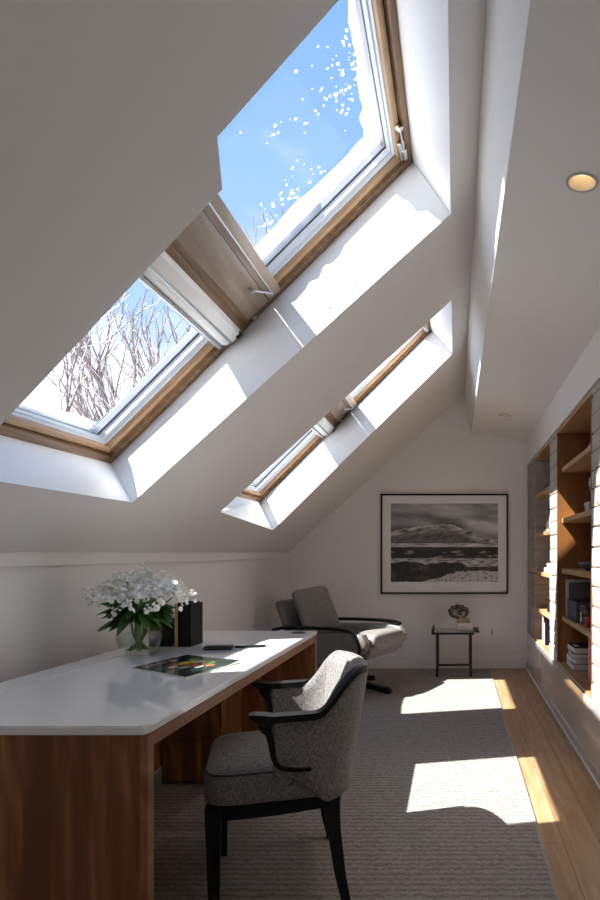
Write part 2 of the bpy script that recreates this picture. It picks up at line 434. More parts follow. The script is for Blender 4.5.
# ------------------------------------------------------------------ skylights
S2 = math.sqrt(2)
def window(idx, u0, u1, v0, v1, g0, g1, kind):
    """roof window: local x runs up the slope, y along the room, z outward"""
    r = bpy.data.objects.new('window_%d' % idx, None); C.objects.link(r); r['kind'] = 'structure'
    M = Matrix(((1/S2, 0, -1/S2, WX0), (0, 1, 0, v0), (1/S2, 0, 1/S2, zw(WX0)), (0, 0, 0, 1)))
    r.matrix_world = M
    L = v1-v0
    def ring(bm, ua, ub, va, vb, wu0, wu1, wv, n0, n1, bev=.003):
        box(bm, (ua, va, n0), (ua+wu0, vb, n1), bev); box(bm, (ub-wu1, va, n0), (ub, vb, n1), bev)
    def sides(bm, ua, ub, va, vb, wv, n0, n1, bev=.003):
        box(bm, (ua, va, n0), (ub, va+wv, n1), bev); box(bm, (ua, vb-wv, n0), (ub, vb, n1), bev)
    fw = .036
    bm = bmesh.new(); ring(bm, u0, u1, 0, L, fw if kind == 'low' else .03, fw, 0, -.012, .1); obj('frame_rail', bm, pine_dark, r, True)
    bm = bmesh.new(); sides(bm, u0, u1, 0, L, .046, -.010, .1); sides(bm, u0+.01, u1-.01, .046, L-.046, .008, .004, .1); obj('frame_jamb', bm, pine_dark, r, True)
    # sash
    s0, s1 = g0-.042, g1+.042
    bm = bmesh.new(); ring(bm, s0, s1, .054, L-.054, .03, .03, 0, .012, .085, .004); obj('sash_rail', bm, pine, r, True)
    bm = bmesh.new(); sides(bm, s0, s1, .054, L-.054, .034, .010, .085, .004); obj('sash_jamb', bm, pine_u, r, True)
    bm = bmesh.new(); ring(bm, s0+.028, s1-.028, .088, L-.088, .007, .007, 0, .035, .08, .001); sides(bm, s0+.028, s1-.028, .088, L-.088, .009, .035, .08, .001)
    ring(bm, s0+.036, s1-.036, .097, L-.097, .006, .006, 0, .055, .082, .001); sides(bm, s0+.036, s1-.036, .097, L-.097, .008, .055, .082, .001)
    obj('glazing_bead', bm, gasket, r)
    bm = bmesh.new(); ring(bm, s0-.005, s1+.005, .05, L-.05, .05, .05, 0, .088, .12, .002); sides(bm, s0-.005, s1+.005, .05, L-.05, .062, .088, .12, .002)
    obj('outer_cladding', bm, alu, r)
    bm = bmesh.new(); vs = [bm.verts.new(p) for p in ((g0-.005, .1, .075), (g1+.005, .1, .075), (g1+.005, L-.1, .075), (g0-.005, L-.1, .075))]; bm.faces.new(vs)
    obj('pane', bm, pane_mat, r)
    if kind == 'low':
        # roller blind cassette across the top
        bm = bmesh.new()
        prof = [(s1-.03, -.004), (s1-.01, -.024), (s1+.03, -.034), (s1+.072, -.036), (s1+.09, -.02), (s1+.098, .01), (s1+.098, .06), (s1-.03, .06)]
        a = [bm.verts.new((x, .05, z)) for x, z in prof]; b = [bm.verts.new((x, L-.05, z)) for x, z in prof]
        n = len(prof); bm.faces.new(a); bm.faces.new(b[::-1])
        for k in range(n): bm.faces.new((a[k], b[k], b[(k+1) % n], a[(k+1) % n]))
        c = obj('blind_cassette', bm, blind_white, r)
        bm = bmesh.new(); tube(bm, [(s1-.042, .06, -.006), (s1-.042, L-.06, -.006)], .013, 12); tube(bm, [(s1+.012, .052, -.032), (s1+.012, L-.052, -.032)], .006, 10)
        obj('blind_rail', bm, alu, c, True)
        bm = bmesh.new(); box(bm, (s1+.05, L-.07, -.04), (s1+.085, L-.045, -.01), .003); obj('end_bracket', bm, black_plastic, c)
    else:
        bm = bmesh.new(); box(bm, (u0+.03, .05, -.014), (s0-.049, L-.05, .06), .003); obj('ventilation_flap', bm, pine_panel, r, True)
        bm = bmesh.new(); box(bm, (s0-.045, .05, -.020), (s0+.035, L-.05, .012), .004); obj('flap_rail', bm, pine_panel, r, True)
        bm = bmesh.new(); tube(bm, [(s0-.018, .18, -.040), (s0-.018, L-.13, -.040)], .0045, 10)
        for y in (.18, L-.13):
            tube(bm, [(s0-.018, y, -.046), (s0-.018, y, -.010)], .008, 10)
        tube(bm, [(s0-.018, L-.13, -.040), (s0-.085, L-.26, -.03)], .005, 8)
        lathe(bm, [(0, 0), (.012, 0), (.012, .016), (0, .016)], 14, (s0-.085, L-.26, -.04))
        obj('handle_bar', bm, alu, r, True)
        bm = bmesh.new(); box(bm, (s1-.03, L-.20, -.006), (s1+.012, L-.075, .012), .006, 3); box(bm, (s1-.02, L-.155, -.022), (s1+.004, L-.085, -.004), .006, 3)
        tube(bm, [(s1-.012, L-.30, -.002), (s1-.012, L-.18, -.014)], .006, 8); lathe(bm, [(0, 0), (.015, 0), (.015, .02), (0, .02)], 14, (s1-.012, L-.30, -.012))
        obj('latch', bm, chrome, r, True)
        bm = bmesh.new(); lathe(bm, [(0, 0), (.016, 0), (.018, .01), (.018, .02), (0, .02)], 16, (u0+.06, L-.03, -.030)); obj('hinge_cap', bm, chrome, r, True)
    return r
def wins(i, v0, v1):
    window(i, 0, .965, v0, v1, .085, .80, 'low')
    return window(i+1, .965, (WX1-WX0)*S2, v0, v1, 1.225, 2.06, 'up')
wn = wins(1, wells[0][1], wells[0][2]); wins(3, wells[1][1], wells[1][2])

# snow lying on the near upper pane (seen from below)
U = Vector((1, 0, 1))/S2; N = Vector((-1, 0, 1))/S2
cs = cw + .135*S2
def snowpt(px, py): return pix_plane(px, py, cs, 1)
edge = [(250, 262), (262, 248), (275, 236), (290, 222), (303, 207), (318, 198), (330, 190), (343, 180), (355, 168), (364, 155), (366, 140), (362, 124), (364, 106), (361, 88), (362, 68), (358, 48), (354, 28), (352, 5), (348, -30)]
edge = catmull([(a, b, 0) for a, b in edge], 5)
bm = bmesh.new(); rows = []
NR = 12
for i, e in enumerate(edge):
    j = noise.noise(Vector((i*.35, 0, 3)))*3
    p = snowpt(e.x+j, e.y+j)
    # march from the ragged edge to the frame corner side
    uu = (p-Vector((WX0, 0, zw(WX0)))).dot(U)
    # target on the frame
    f = i/(len(edge)-1)
    if f < .50: tu = 1.19+(2.08-1.19)*sm(0, .55, f)**.8; tv = 3.08
    else: tu = 2.09; tv = 3.08+(p.y-3.08)*sm(.50, .75, f)
    tu = max(tu, uu)
    row = []
    for k in range(NR+1):
        s = k/NR; u_ = uu+(tu-uu)*s; v_ = p.y+(tv-p.y)*s
        base = Vector((WX0, 0, zw(WX0)))+U*u_+Vector((0, v_, 0))
        th = .012+.07*math.sqrt(s)*(1+.4*noise.noise(Vector((u_*6, v_*6, 0))))
        row.append((base+N*.125, base+N*(.125+th)))
    rows.append(row)
vb = [[(bm.verts.new(a), bm.verts.new(b)) for a, b in r] for r in rows]
for r0, r1 in zip(vb, vb[1:]):
    for k in range(NR):
        for q in (0, 1): bm.faces.new((r0[k][q], r0[k+1][q], r1[k+1][q], r1[k][q]))
    bm.faces.new((r0[0][0], r1[0][0], r1[0][1], r0[0][1])); bm.faces.new((r0[NR][0], r1[NR][0], r1[NR][1], r0[NR][1]))
tag(obj('snow_drift', bm, snow_m, None, 'all'), 'white snow drift lying on the near upper skylight pane', 'snow', kind='stuff')
bm = bmesh.new()
rnd = random.Random(11)
clus = [((345, 45), 22, 42, 45), ((330, 90), 18, 34, 26), ((283, 188), 14, 12, 26), ((262, 212), 8, 12, 10), ((300, 165), 25, 20, 12), ((270, 120), 30, 30, 12), ((255, 205), 9, 9, 8), ((318, 60), 22, 30, 14)]
for (cx, cy), sx, sy, n in clus:
    for _ in range(n):
        p = snowpt(rnd.gauss(cx, sx*.6), rnd.gauss(cy, sy*.6))
        if p.y > 3.04 or p.x > -.30 or p.y < 1.9: continue
        s = rnd.uniform(.0018, .0062)*rnd.choice((.7, 1, 1.2)); l = rnd.uniform(1, 2.0)
        mt = Matrix.Translation(p-N*.05) @ Matrix.Rotation(-PI/4, 4, 'Y') @ Matrix.Rotation(rnd.uniform(.3, 1.1), 4, 'Z') @ Matrix.Diagonal((s*l, s, s*.6, 1))
        bmesh.ops.create_icosphere(bm, subdivisions=2, radius=1, matrix=mt)
tag(obj('snow_flecks', bm, snow_m, None, 'all'), 'scattered flecks of snow stuck to the near upper skylight pane', 'snow', kind='stuff')
# thin line of snow along the bottom of the near lower pane
bm = bmesh.new(); rings = []
for i in range(41):
    y = 1.86+1.18*i/40; w = .022+.018*noise.noise(Vector((y*5, 1, 0)))+.02*sm(2.5, 2.9, y)
    b0 = Vector((WX0, y, zw(WX0)))+N*.125
    rings.append([b0+U*.07, b0+U*(.085+w), b0+U*(.08+w*.5)+N*.03, b0+U*.07+N*.03])
loft(bm, rings)
tag(obj('snow_ridge', bm, snow_m, None, 'all'), 'thin ridge of snow along the sill of the near lower skylight', 'snow', kind='stuff')

# ------------------------------------------------------------------ outdoors
t = NT('snowy_ground'); t.col((.82, .84, .88, 1)); t.set(Roughness=.9); t.bump(t.noise(t.coord(), .6, 5), .6, .3)
bm = bmesh.new()
gn = 40; gv = [[bm.verts.new((-60+120*i/gn, -40+110*j/gn, -3.2+.5*noise.noise(Vector((i*.3, j*.3, 0))))) for j in range(gn+1)] for i in range(gn+1)]
for i in range(gn):
    for j in range(gn): bm.faces.new((gv[i][j], gv[i+1][j], gv[i+1][j+1], gv[i][j+1]))
o = obj('snowy_ground', bm, t.m, None, 'all'); o['kind'] = 'structure'
t = NT('snowy_bark'); geo = t.node('ShaderNodeNewGeometry')
nz = t.node('ShaderNodeSeparateXYZ', {0: geo.outputs['Normal']}).outputs['Z']
nn = t.math('ADD', nz, t.math('MULTIPLY', t.noise(t.coord(), 3, 3), .8))
t.col(t.mix(t.ramp(nn, [(.55, (0, 0, 0, 1)), (.85, (1, 1, 1, 1))]), (.17, .125, .12, 1), (.9, .91, .95, 1))); t.set(Roughness=.9)
bark = t.m
def tree(x, y, h, seedv, label, lean=(0, 0), r0=.12, dens=1.0):
    rnd = random.Random(seedv); bm = bmesh.new()
    def grow(p, d, L, r, lev):
        pts = [p]; rs = [r]; n = 5
        dd = d.copy()
        for i in range(n):
            dd = (dd+Vector((rnd.gauss(0, .13), rnd.gauss(0, .13), rnd.gauss(.03, .09)))).normalized()
            pts.append(pts[-1]+dd*L/n); rs.append(max(.008, r*(1-.36*(i+1)/n)))
        tube(bm, pts, rs, 6 if lev < 2 else (4 if lev < 4 else 3), lev < 1)
        if lev >= 5: return
        nb = (3 if lev == 0 else rnd.choice((3, 4)))
        for i in range(nb):
            k = rnd.randint(2, n) if i else n
            ax = Vector((rnd.gauss(0, 1), rnd.gauss(0, 1), rnd.gauss(0, .4))).normalized()
            nd = (Matrix.Rotation(rnd.uniform(.25, .62), 3, ax) @ dd); nd.z += .28; nd.normalize()
            grow(pts[k], nd, L*rnd.uniform(.62, .82), rs[k]*rnd.uniform(.65, .9), lev+1)
    grow(Vector((0, 0, 0)), Vector((lean[0], lean[1], 1)).normalized(), h*.36, r0, 0)
    o = obj('bare_tree', bm, bark, None, 'all', (x, y, -3.2))
    return tag(o, label, 'tree', 'bare snowy trees outside')
tree(-5.3, 9.6, 9.3, 3, 'bare brown branched tree in the middle of the lower skylight', (.06, 0), .2)
tree(-6.9, 10.4, 9.4, 5, 'bare tree behind the left side of the lower skylight', (.02, 0), .19)
tree(-4.6, 13.2, 10.6, 8, 'bare tree heavy with snow at the right of the lower skylight', (-.05, 0), .25)
tree(-8.8, 17.5, 12.0, 13, 'most distant bare snowy tree behind the others', (.1, 0), .28)

# ------------------------------------------------------------------ rug
bm = bmesh.new()
box(bm, (-1.62, .25, .001), (.356, 6.44, .011), .004)
rug = tag(obj('rug', bm, rug_m), 'large taupe ribbed wool rug on the oak floor', 'rug')
bm = bmesh.new()
for a, b in (((-1.62, .245, .001), (.36, .262, .012)), ((-1.62, 6.428, .001), (.36, 6.445, .012)), ((.346, .25, .001), (.361, 6.44, .0125))): box(bm, a, b, .003)
obj('rug_binding', bm, fabric('rug_binding', (.28, .26, .24, 1), (.42, .40, .38, 1), 200), rug)

# ------------------------------------------------------------------ desk
DX0, DX1, DY0, DY1 = -1.54, -.778, 1.59, 3.55
dk = empty('desk', (-1.15, 2.57, .011), 0, 'long walnut desk with a white glass top along the left wall', 'desk')
def DP(name, a, b, mt, bev=.002, par=dk):
    return obj(name, B(tuple(a[i]-dk.location[i] for i in range(3)), tuple(b[i]-dk.location[i] for i in range(3)), bev), mt, par)
DP('end_panel', (DX0, DY0+.006, .012), (DX1-.022, DY0+.036, .736), walnut)
bm = bmesh.new(); L = dk.location
box(bm, (DX1-.022-L.x, DY0+.006-L.y, .012-L.z), (DX1-.002-L.x, DY0+.04-L.y, .736-L.z), .001); obj('end_panel_edge', bm, walnut_y, dk)
DP('end_panel', (DX0, DY1-.04, .012), (DX1-.022, DY1-.008, .736), walnut)
DP('end_panel_edge', (DX1-.022, DY1-.04, .012), (DX1-.002, DY1-.008, .736), walnut_y, .001)
DP('top_board', (DX0, DY0+.036, .702), (DX1-.003, DY1-.04, .736), walnut_y)
DP('modesty_panel', (DX0+.005, DY0+.036, .10), (DX0+.03, DY1-.04, .702), walnut)
ped = DP('pedestal', (DX0+.03, 3.245, .012), (-1.19, DY1-.04, .702), walnut)
DP('drawer_front', (DX0+.035, 3.225, .03), (-1.195, 3.245, .24), walnut, .002, ped)
DP('drawer_front', (DX0+.035, 3.225, .245), (-1.195, 3.245, .46), walnut, .002, ped)
DP('drawer_front', (DX0+.035, 3.225, .465), (-1.195, 3.245, .697), walnut, .002, ped)
# glass top: main sheet with one clipped corner and a rear strip
bm = bmesh.new()
def sheet(pts, z0, z1, bev):
    lo = [bm.verts.new((x-L.x, y-L.y, z0-L.z)) for x, y in pts]; hi = [bm.verts.new((x-L.x, y-L.y, z1-L.z)) for x, y in pts]
    n = len(pts); fs = [bm.faces.new(lo[::-1]), bm.faces.new(hi)]
    for k in range(n): fs.append(bm.faces.new((lo[k], lo[(k+1) % n], hi[(k+1) % n], hi[k])))
    bmesh.ops.bevel(bm, geom=list({e for f in fs for e in f.edges}), offset=bev, segments=3, affect='EDGES')
GX = -1.418
sheet([(GX, DY0), (DX1-.012, DY0), (DX1, DY0+.02), (DX1, DY1), (GX, DY1)], .7385, .762, .0035)
sheet([(DX0, DY0), (GX-.004, DY0), (GX-.004, DY1), (DX0, DY1)], .7385, .7615, .0035)
obj('glass_top', bm, desk_glass, dk)
bm = bmesh.new(); box(bm, (DX0+.01-L.x, DY0+.012-L.y, .7365-L.z), (DX1-.012-L.x, DY1-.01-L.y, .7382-L.z)); obj('glass_backing', bm, plain('backing', (.5, .5, .5, 1), .6), dk)
bm = bmesh.new(); lathe(bm, [(0, 0), (.036, 0), (.04, .003), (.036, .005), (.028, .0035), (0, .0035)], 28, (-.86-L.x, 3.46-L.y, .7623-L.z)); obj('cable_grommet', bm, black_plastic, dk, True)

# ------------------------------------------------------------------ desk chair
def desk_chair(loc, rz):
    t = empty('desk_chair', loc, rz, 'grey tweed armchair with black wooden arms drawn up to the desk', 'chair')
    # seat
    bm = bmesh.new(); rings = []
    outline = []
    for k in range(48):
        a = 2*PI*k/48; e = .34
        sp = lambda v: math.copysign(abs(v)**e, v)
        x = .238*sp(math.cos(a))+.015; y = .262*sp(math.sin(a)); y *= 1-.10*sm(.05, -.25, x)
        outline.append((x, y))
    for s, z in ((.94, .368), (.985, .374), (1.0, .395), (1.0, .445), (.985, .463), (.94, .474), (.8, .482), (.5, .490), (.2, .493)):
        rings.append([(.03+(x-.03)*s, y*s, z-.012*sm(.0, -.22, x)) for x, y in outline])
    loft(bm, rings); obj('seat', bm, tweed, t, 'all')
    bm = bmesh.new()
    pts = [Vector((.03+(x-.03)*.972, y*.972, .4685-.012*sm(0, -.22, x))) for x, y in outline]; pts.append(pts[0])
    tube(bm, pts, .0035, 6, False); obj('piping', bm, plain('dark_piping', (.05, .047, .045, 1), .8), t, 'all')
    # apron ring
    bm = bmesh.new()
    for s0, s1 in ((.955, .87),):
        o0 = [(.03+(x-.03)*s0, y*s0) for x, y in outline]; o1 = [(.03+(x-.03)*s1, y*s1) for x, y in outline]
        n = len(o0)
        A = [[bm.verts.new((p[0], p[1], z)) for p in o] for o, z in ((o0, .322), (o0, .366), (o1, .366), (o1, .322))]
        for i in range(4):
            a, b = A[i], A[(i+1) % 4]
            for k in range(n): bm.faces.new((a[k], a[(k+1) % n], b[(k+1) % n], b[k]))
    obj('apron', bm, black_wood, t, True)
    for sx, sy, bx, by in ((.215, .222, .212, .23), (.215, -.222, .212, -.23), (-.165, .195, -.21, .262), (-.165, -.195, -.21, -.262)):
        bm = bmesh.new(); rings = []
        for z, w in ((0.0, .015), (.1, .018), (.25, .0225), (.365, .026)):
            f = 1-z/.365; cx = sx+(bx-sx)*f*f; cy = sy+(by-sy)*f
            rings.append([(cx-w, cy-w, z), (cx+w, cy-w, z), (cx+w, cy+w, z), (cx-w, cy+w, z)])
        loft(bm, rings)
        obj('leg', bm, black_wood, t)
    # wrap-round back and arms
    Wd = .285
    def plan(s):  # s 0..1 from the right arm tip to the left one
        La = .09; arc = .62; T = 2*La+arc; d = s*T
        if d < La: return Vector((.03-d, Wd, 0)), Vector((0, 1, 0))
        if d > La+arc: return Vector((.03-(T-d), -Wd, 0)), Vector((0, -1, 0))
        a = (d-La)/arc*PI; e = .80
        sp = lambda v: math.copysign(abs(v)**e, v)
        return Vector((-.06-.195*sp(math.sin(a)), Wd*sp(math.cos(a)), 0)), Vector((-math.sin(a)*1.0, math.cos(a), 0)).normalized()
    NS = 72
    def info(s):
        q = min(s, 1-s)*2            # 0 at the arm, 1 at centre back
        top = .65+.135*sm(.30, .66, q)
        bot = .462-.10*sm(.12, .42, q)
        lean = .065*sm(.25, .8, q)
        th = .040+.014*sm(.3, .8, q)
        return q, top, bot, lean, th
    def ringat(s):
        p, nrm = plan(s); q, top, bot, lean, th = info(s)
        def at(off, z):
            f = (z-bot)/(top-bot)
            bul = .012*math.sin(PI*max(0, min(1, f)))*(1 if off > 0 else .4)
            return p+nrm*(off+bul+lean*max(0, (z-.44))/.36)+Vector((0, 0, z))
        zz = [bot+(top-bot-.012)*k/7 for k in range(8)]
        ring = [at(0, z) for z in zz] + [at(-.008, top-.003), at(-th/2, top+.003), at(-th+.008, top-.003)] + [at(-th, z) for z in zz[::-1]]
        ring += [at(-th+.008, bot-.008), at(-.008, bot-.008)]
        return ring
    bm = bmesh.new(); loft(bm, [ringat(k/NS) for k in range(NS+1)])
    obj('backrest', bm, tweed, t, 'all')
    # inner back cushion
    bm = bmesh.new(); rr = []
    for k in range(25):
        s = .30+.40*k/24; p, nrm = plan(s); q, top, bot, lean, th = info(s)
        e = math.sin(PI*min(1, max(0, (k+.6)/25.2)))**.35
        row = []
        zz = [.475+(top-.012-.475)*j/8 for j in range(9)]
        def at(off, z): return p+nrm*(off+lean*max(0, (z-.44))/.36)+Vector((0, 0, z))
        outer_ = [at(-th+.004, z) for z in zz]
        inner_ = [at(-th-.028*e*math.sin(PI*(j+.5)/9)**.4, z) for j, z in enumerate(zz)]
        rr.append(outer_+inner_[::-1])
    loft(bm, rr); obj('back_cushion', bm, tweed, t, 'all')
    # black timber edge rails with projecting arm horns
    for sd in (1, -1):
        bm = bmesh.new(); rings = []
        for k in range(23):
            s = (.36 if sd > 0 else .27)*k/22
            if sd < 0: s = 1-s
            p, nrm = plan(s); q, top, bot, lean, th = info(s)
            off = lean*max(0, (top-.44))/.36
            w = .010 if q > .30 else .016
            o_, i_ = (.010, -th*(1.0-.72*sm(.24, .42, q))-.004)
            z0, z1 = top-.012, top+.010
            rings.append([p+nrm*(off+o_)+Vector((0, 0, z0)), p+nrm*(off+o_)+Vector((0, 0, z1)), p+nrm*(off+i_)+Vector((0, 0, z1)), p+nrm*(off+i_)+Vector((0, 0, z0))])
        y0, y1 = sd*(Wd+.010), sd*(Wd-.046)
        front = [(.105, .660, .666, .006), (.09, .650, .668, .002), (.065, .630, .666, 0), (.042, .600, .662, 0)]
        horn = [[(x, y0-sd*ins, a), (x, y0-sd*ins, b), (x, y1+sd*ins, b), (x, y1+sd*ins, a)] for x, a, b, ins in front]
        loft(bm, horn+rings)
        # curved front edge strip, from horn down to the seat, sweeping back
        path = catmull([(.062, .64), (.042, .60), (.034, .56), (.028, .525), (.010, .495), (-.03, .482), (-.09, .478)], 5)
        rg = []
        for i, c in enumerate(path):
            tt = (path[min(i+1, len(path)-1)]-path[max(0, i-1)]).normalized(); nn_ = Vector((-tt.y, tt.x))
            w = .012*(1-.6*i/len(path))+.006*(i < 4)
            a = (c[0]+nn_.x*w, c[1]+nn_.y*w); b = (c[0]-nn_.x*w, c[1]-nn_.y*w)
            rg.append([(a[0], y0+sd*.002, a[1]), (b[0], y0+sd*.002, b[1]), (b[0], y1, b[1]), (a[0], y1, a[1])])
        loft(bm, rg)
        obj('armrest', bm, black_wood, t, True)
    return t
desk_chair((-.644, 2.32, .0115), R(197))

# ------------------------------------------------------------------ lounge chair
def lounge(loc, rz):
    t = empty('lounge_chair', loc, rz, 'grey leather swivel lounge chair in the far left corner', 'armchair')
    W = .29
    # shell under the seat, rising to the front
    bm = bmesh.new()
    prism(bm, [(-.34, .27), (-.30, .215), (.05, .235), (.36, .315), (.41, .37), (.40, .42), (.2, .36), (-.28, .31)], -W+.01, W-.01, .012)
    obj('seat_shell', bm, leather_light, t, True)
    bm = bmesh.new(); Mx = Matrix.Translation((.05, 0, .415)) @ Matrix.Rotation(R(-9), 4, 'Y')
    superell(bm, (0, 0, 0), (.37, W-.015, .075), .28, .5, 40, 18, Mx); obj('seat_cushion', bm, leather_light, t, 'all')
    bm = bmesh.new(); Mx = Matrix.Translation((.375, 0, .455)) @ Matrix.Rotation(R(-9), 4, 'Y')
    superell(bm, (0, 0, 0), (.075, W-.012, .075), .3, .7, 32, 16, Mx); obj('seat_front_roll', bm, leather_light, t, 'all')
    # back frame
    bm = bmesh.new(); Mx = Matrix.Translation((-.40, 0, .50)) @ Matrix.Rotation(R(-24), 4, 'Y')
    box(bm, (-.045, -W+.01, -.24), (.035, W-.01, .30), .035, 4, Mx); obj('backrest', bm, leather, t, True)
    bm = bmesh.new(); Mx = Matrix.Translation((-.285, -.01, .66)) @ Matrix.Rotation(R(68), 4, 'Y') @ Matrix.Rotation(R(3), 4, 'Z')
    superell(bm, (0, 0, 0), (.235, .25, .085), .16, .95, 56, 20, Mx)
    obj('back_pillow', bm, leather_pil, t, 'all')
    for sd in (1, -1):
        # upholstered arm
        bm = bmesh.new()
        poly = [(-.42, .30), (-.38, .25), (.10, .27), (.30, .33), (.40, .40), (.42, .47), (.38, .53), (.26, .545), (-.30, .53), (-.42, .50)]
        prism(bm, poly, sd*(W+.0), sd*(W+.085), .022, 3)
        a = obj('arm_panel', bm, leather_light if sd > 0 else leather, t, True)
        # black bent-wood rail
        bm = bmesh.new(); rg = []
        path = catmull([(-.50, .50), (-.46, .545), (-.30, .562), (.0, .568), (.20, .566), (.30, .545), (.345, .48), (.36, .40), (.34, .33)] if sd < 0 else [(-.50, .50), (-.46, .555), (-.2, .572), (.1, .575), (.27, .566), (.35, .545)], 6)
        for i, c in enumerate(path):
            tt = (path[min(i+1, len(path)-1)]-path[max(0, i-1)]).normalized(); nn_ = Vector((-tt.y, tt.x)); w = .011
            y0, y1 = sd*(W+.018), sd*(W+.095)
            rg.append([(c[0]+nn_.x*w, y0, c[1]+nn_.y*w), (c[0]-nn_.x*w, y0, c[1]-nn_.y*w), (c[0]-nn_.x*w, y1, c[1]-nn_.y*w), (c[0]+nn_.x*w, y1, c[1]+nn_.y*w)])
        loft(bm, rg); obj('armrest', bm, black_wood, t, True)
    bm = bmesh.new(); lathe(bm, [(0, .06), (.035, .06), (.035, .20), (.06, .215), (.10, .235), (0, .235)], 24); obj('pedestal', bm, black_metal, t, True)
    for k in range(4):
        a = R(-2+90*k); bm = bmesh.new(); rg = []
        for s, w, z0, z1 in ((.0, .030, .055, .10), (.2, .028, .035, .075), (.36, .026, .012, .052), (.42, .030, .0, .045), (.45, .024, .0, .030)):
            q = [(s, -w, z0), (s, w, z0), (s, w, z1), (s, -w, z1)]
            rg.append([(x*math.cos(a)-y*math.sin(a), x*math.sin(a)+y*math.cos(a), z) for x, y, z in q])
        loft(bm, rg); obj('leg', bm, black_wood, t)
    return t
lounge((-.955, 5.50, .0115), R(-22))

# ------------------------------------------------------------------ side table with sculptures
st = empty('side_table', (0, 6.22, .0115), 0, 'small black metal side table below the framed picture', 'side table')
Z = -.0115
bm = bmesh.new(); box(bm, (-.21, -.19, .405), (.185, .17, .422), .003); obj('tabletop', bm, black_metal, st)
bm = bmesh.new(); box(bm, (-.225, -.20, .405), (-.208, .18, .455), .002); obj('tray_edge', bm, black_metal, st)
obj('tray_lip', B((.186, -.19, .425), (.235, .17, .437), .002), black_metal, st)
bm = bmesh.new(); box(bm, (-.205, -.185, .4225), (.18, .165, .4275), .001); obj('glass_inset', bm, plain('smoked_glass', (.22, .23, .24, 1), .05, coat=.5), st)
for x in (-.172, .152):
    for y in (-.175, .155):
        bm = bmesh.new(); box(bm, (x-.011, y-.011, 0), (x+.011, y+.011, .405), .002); obj('leg', bm, black_metal, st)
bm = bmesh.new()
for x in (-.172, .152): box(bm, (x-.009, -.164, .045), (x+.009, .144, .063), .002)
box(bm, (-.161, .146, .045), (.141, .164, .063), .002); obj('stretcher', bm, black_metal, st)
# white stone block with tan shell
tz = .0115+.4276
sb = empty('stone_sculpture', (.09, 6.20, tz), 0, 'rough white stone block with a tan shell on the side table', 'ornament')
bm = bmesh.new(); vs = box(bm, (-.075, -.055, 0), (.085, .055, .072), .008, 3)
bmesh.ops.subdivide_edges(bm, edges=bm.edges[:], cuts=2, use_grid_fill=True)
for v in bm.verts:
    if v.co.z > .004: v.co += Vector((noise.noise(v.co*40), noise.noise(v.co*40+Vector((5, 0, 0))), noise.noise(v.co*30+Vector((9, 0, 0)))))*.005
obj('block', bm, plain('white_stone', (.78, .77, .75, 1), .6, bump=.4, bscale=50), sb, 'all')
bm = bmesh.new()
for i in range(9):
    a = -1.2+2.4*i/8
    superell(bm, (0, 0, 0), (.035, .011, .024), 1, 1, 12, 8, Matrix.Translation((-.005+.045*math.sin(a)*.9, -.01+.004*i, .092+.012*math.cos(a))) @ Matrix.Rotation(a*.5, 4, 'Y'))
obj('shell', bm, plain('tan_shell', (.55, .45, .34, 1), .5, bump=.4, bscale=80, var=.5), sb, 'all')
# geode disc with a dark scalloped rim
t = NT('geode'); v = t.coord((1, 1, 1)); sx = t.node('ShaderNodeSeparateXYZ', {0: v})
vd = t.node('ShaderNodeTexVoronoi', {'Vector': t.coord((14, 14, 14)), 'Scale': 1}).outputs['Distance']
wv = t.node('ShaderNodeTexWave', {'Vector': v, 'Scale': 14, 'Distortion': 9, 'Detail': 2}, wave_type='RINGS').outputs['Fac']
t.col(t.ramp(t.math('ADD', t.math('MULTIPLY', wv, .5), t.math('MULTIPLY', vd, .6)), [(.2, (.015, .011, .009, 1)), (.55, (.07, .048, .035, 1)), (.8, (.2, .16, .13, 1)), (1, (.4, .36, .32, 1))])); t.set(Roughness=.35)
ge = empty('geode_slice', (.035, 6.19, tz+.105), 0, 'dark brown scalloped geode slice perched above the white stone', 'ornament')
ge.location = (.045, 6.20, tz+.116)
bm = bmesh.new(); f0 = []
n = 44
ring = []
for k in range(n):
    a = 2*PI*k/n; r = 1+.05*math.cos(11*a)*(math.sin(a) > -.2)+.03*noise.noise(Vector((math.cos(a)*2, math.sin(a)*2, 0)))
    ring.append((.098*r*math.cos(a)-.01, .068*r*math.sin(a)+.062))
loft(bm, [[(x*s, y_, .062+(z-.062)*s) for x, z in ring] for s, y_ in ((.88, -.020), (1, -.012), (1, .012), (.88, .020))])
obj('slice', bm, t.m, ge, True)
bm = bmesh.new(); pts = [(x*1.0, -.006, z) for x, z in ring if z > .045]
pts = [p for p in pts]; tube(bm, pts, [.006+.003*(i % 4 == 0) for i in range(len(pts))], 8); obj('rim', bm, plain('dark_rim', (.02, .016, .014, 1), .5), ge, 'all')
bm = bmesh.new(); superell(bm, (-.045, -.021, .06), (.022, .007, .022), 1, 1, 16, 10); eye2 = bmesh.new(); superell(eye2, (.04, -.021, .05), (.018, .006, .024), 1, 1, 16, 10); obj('crystal_eye', eye2, plain('geode_pale', (.4, .37, .33, 1), .3, var=.6), ge, 'all')
obj('crystal_eye', bm, plain('geode_grey', (.35, .34, .33, 1), .3, var=.6), ge, 'all')

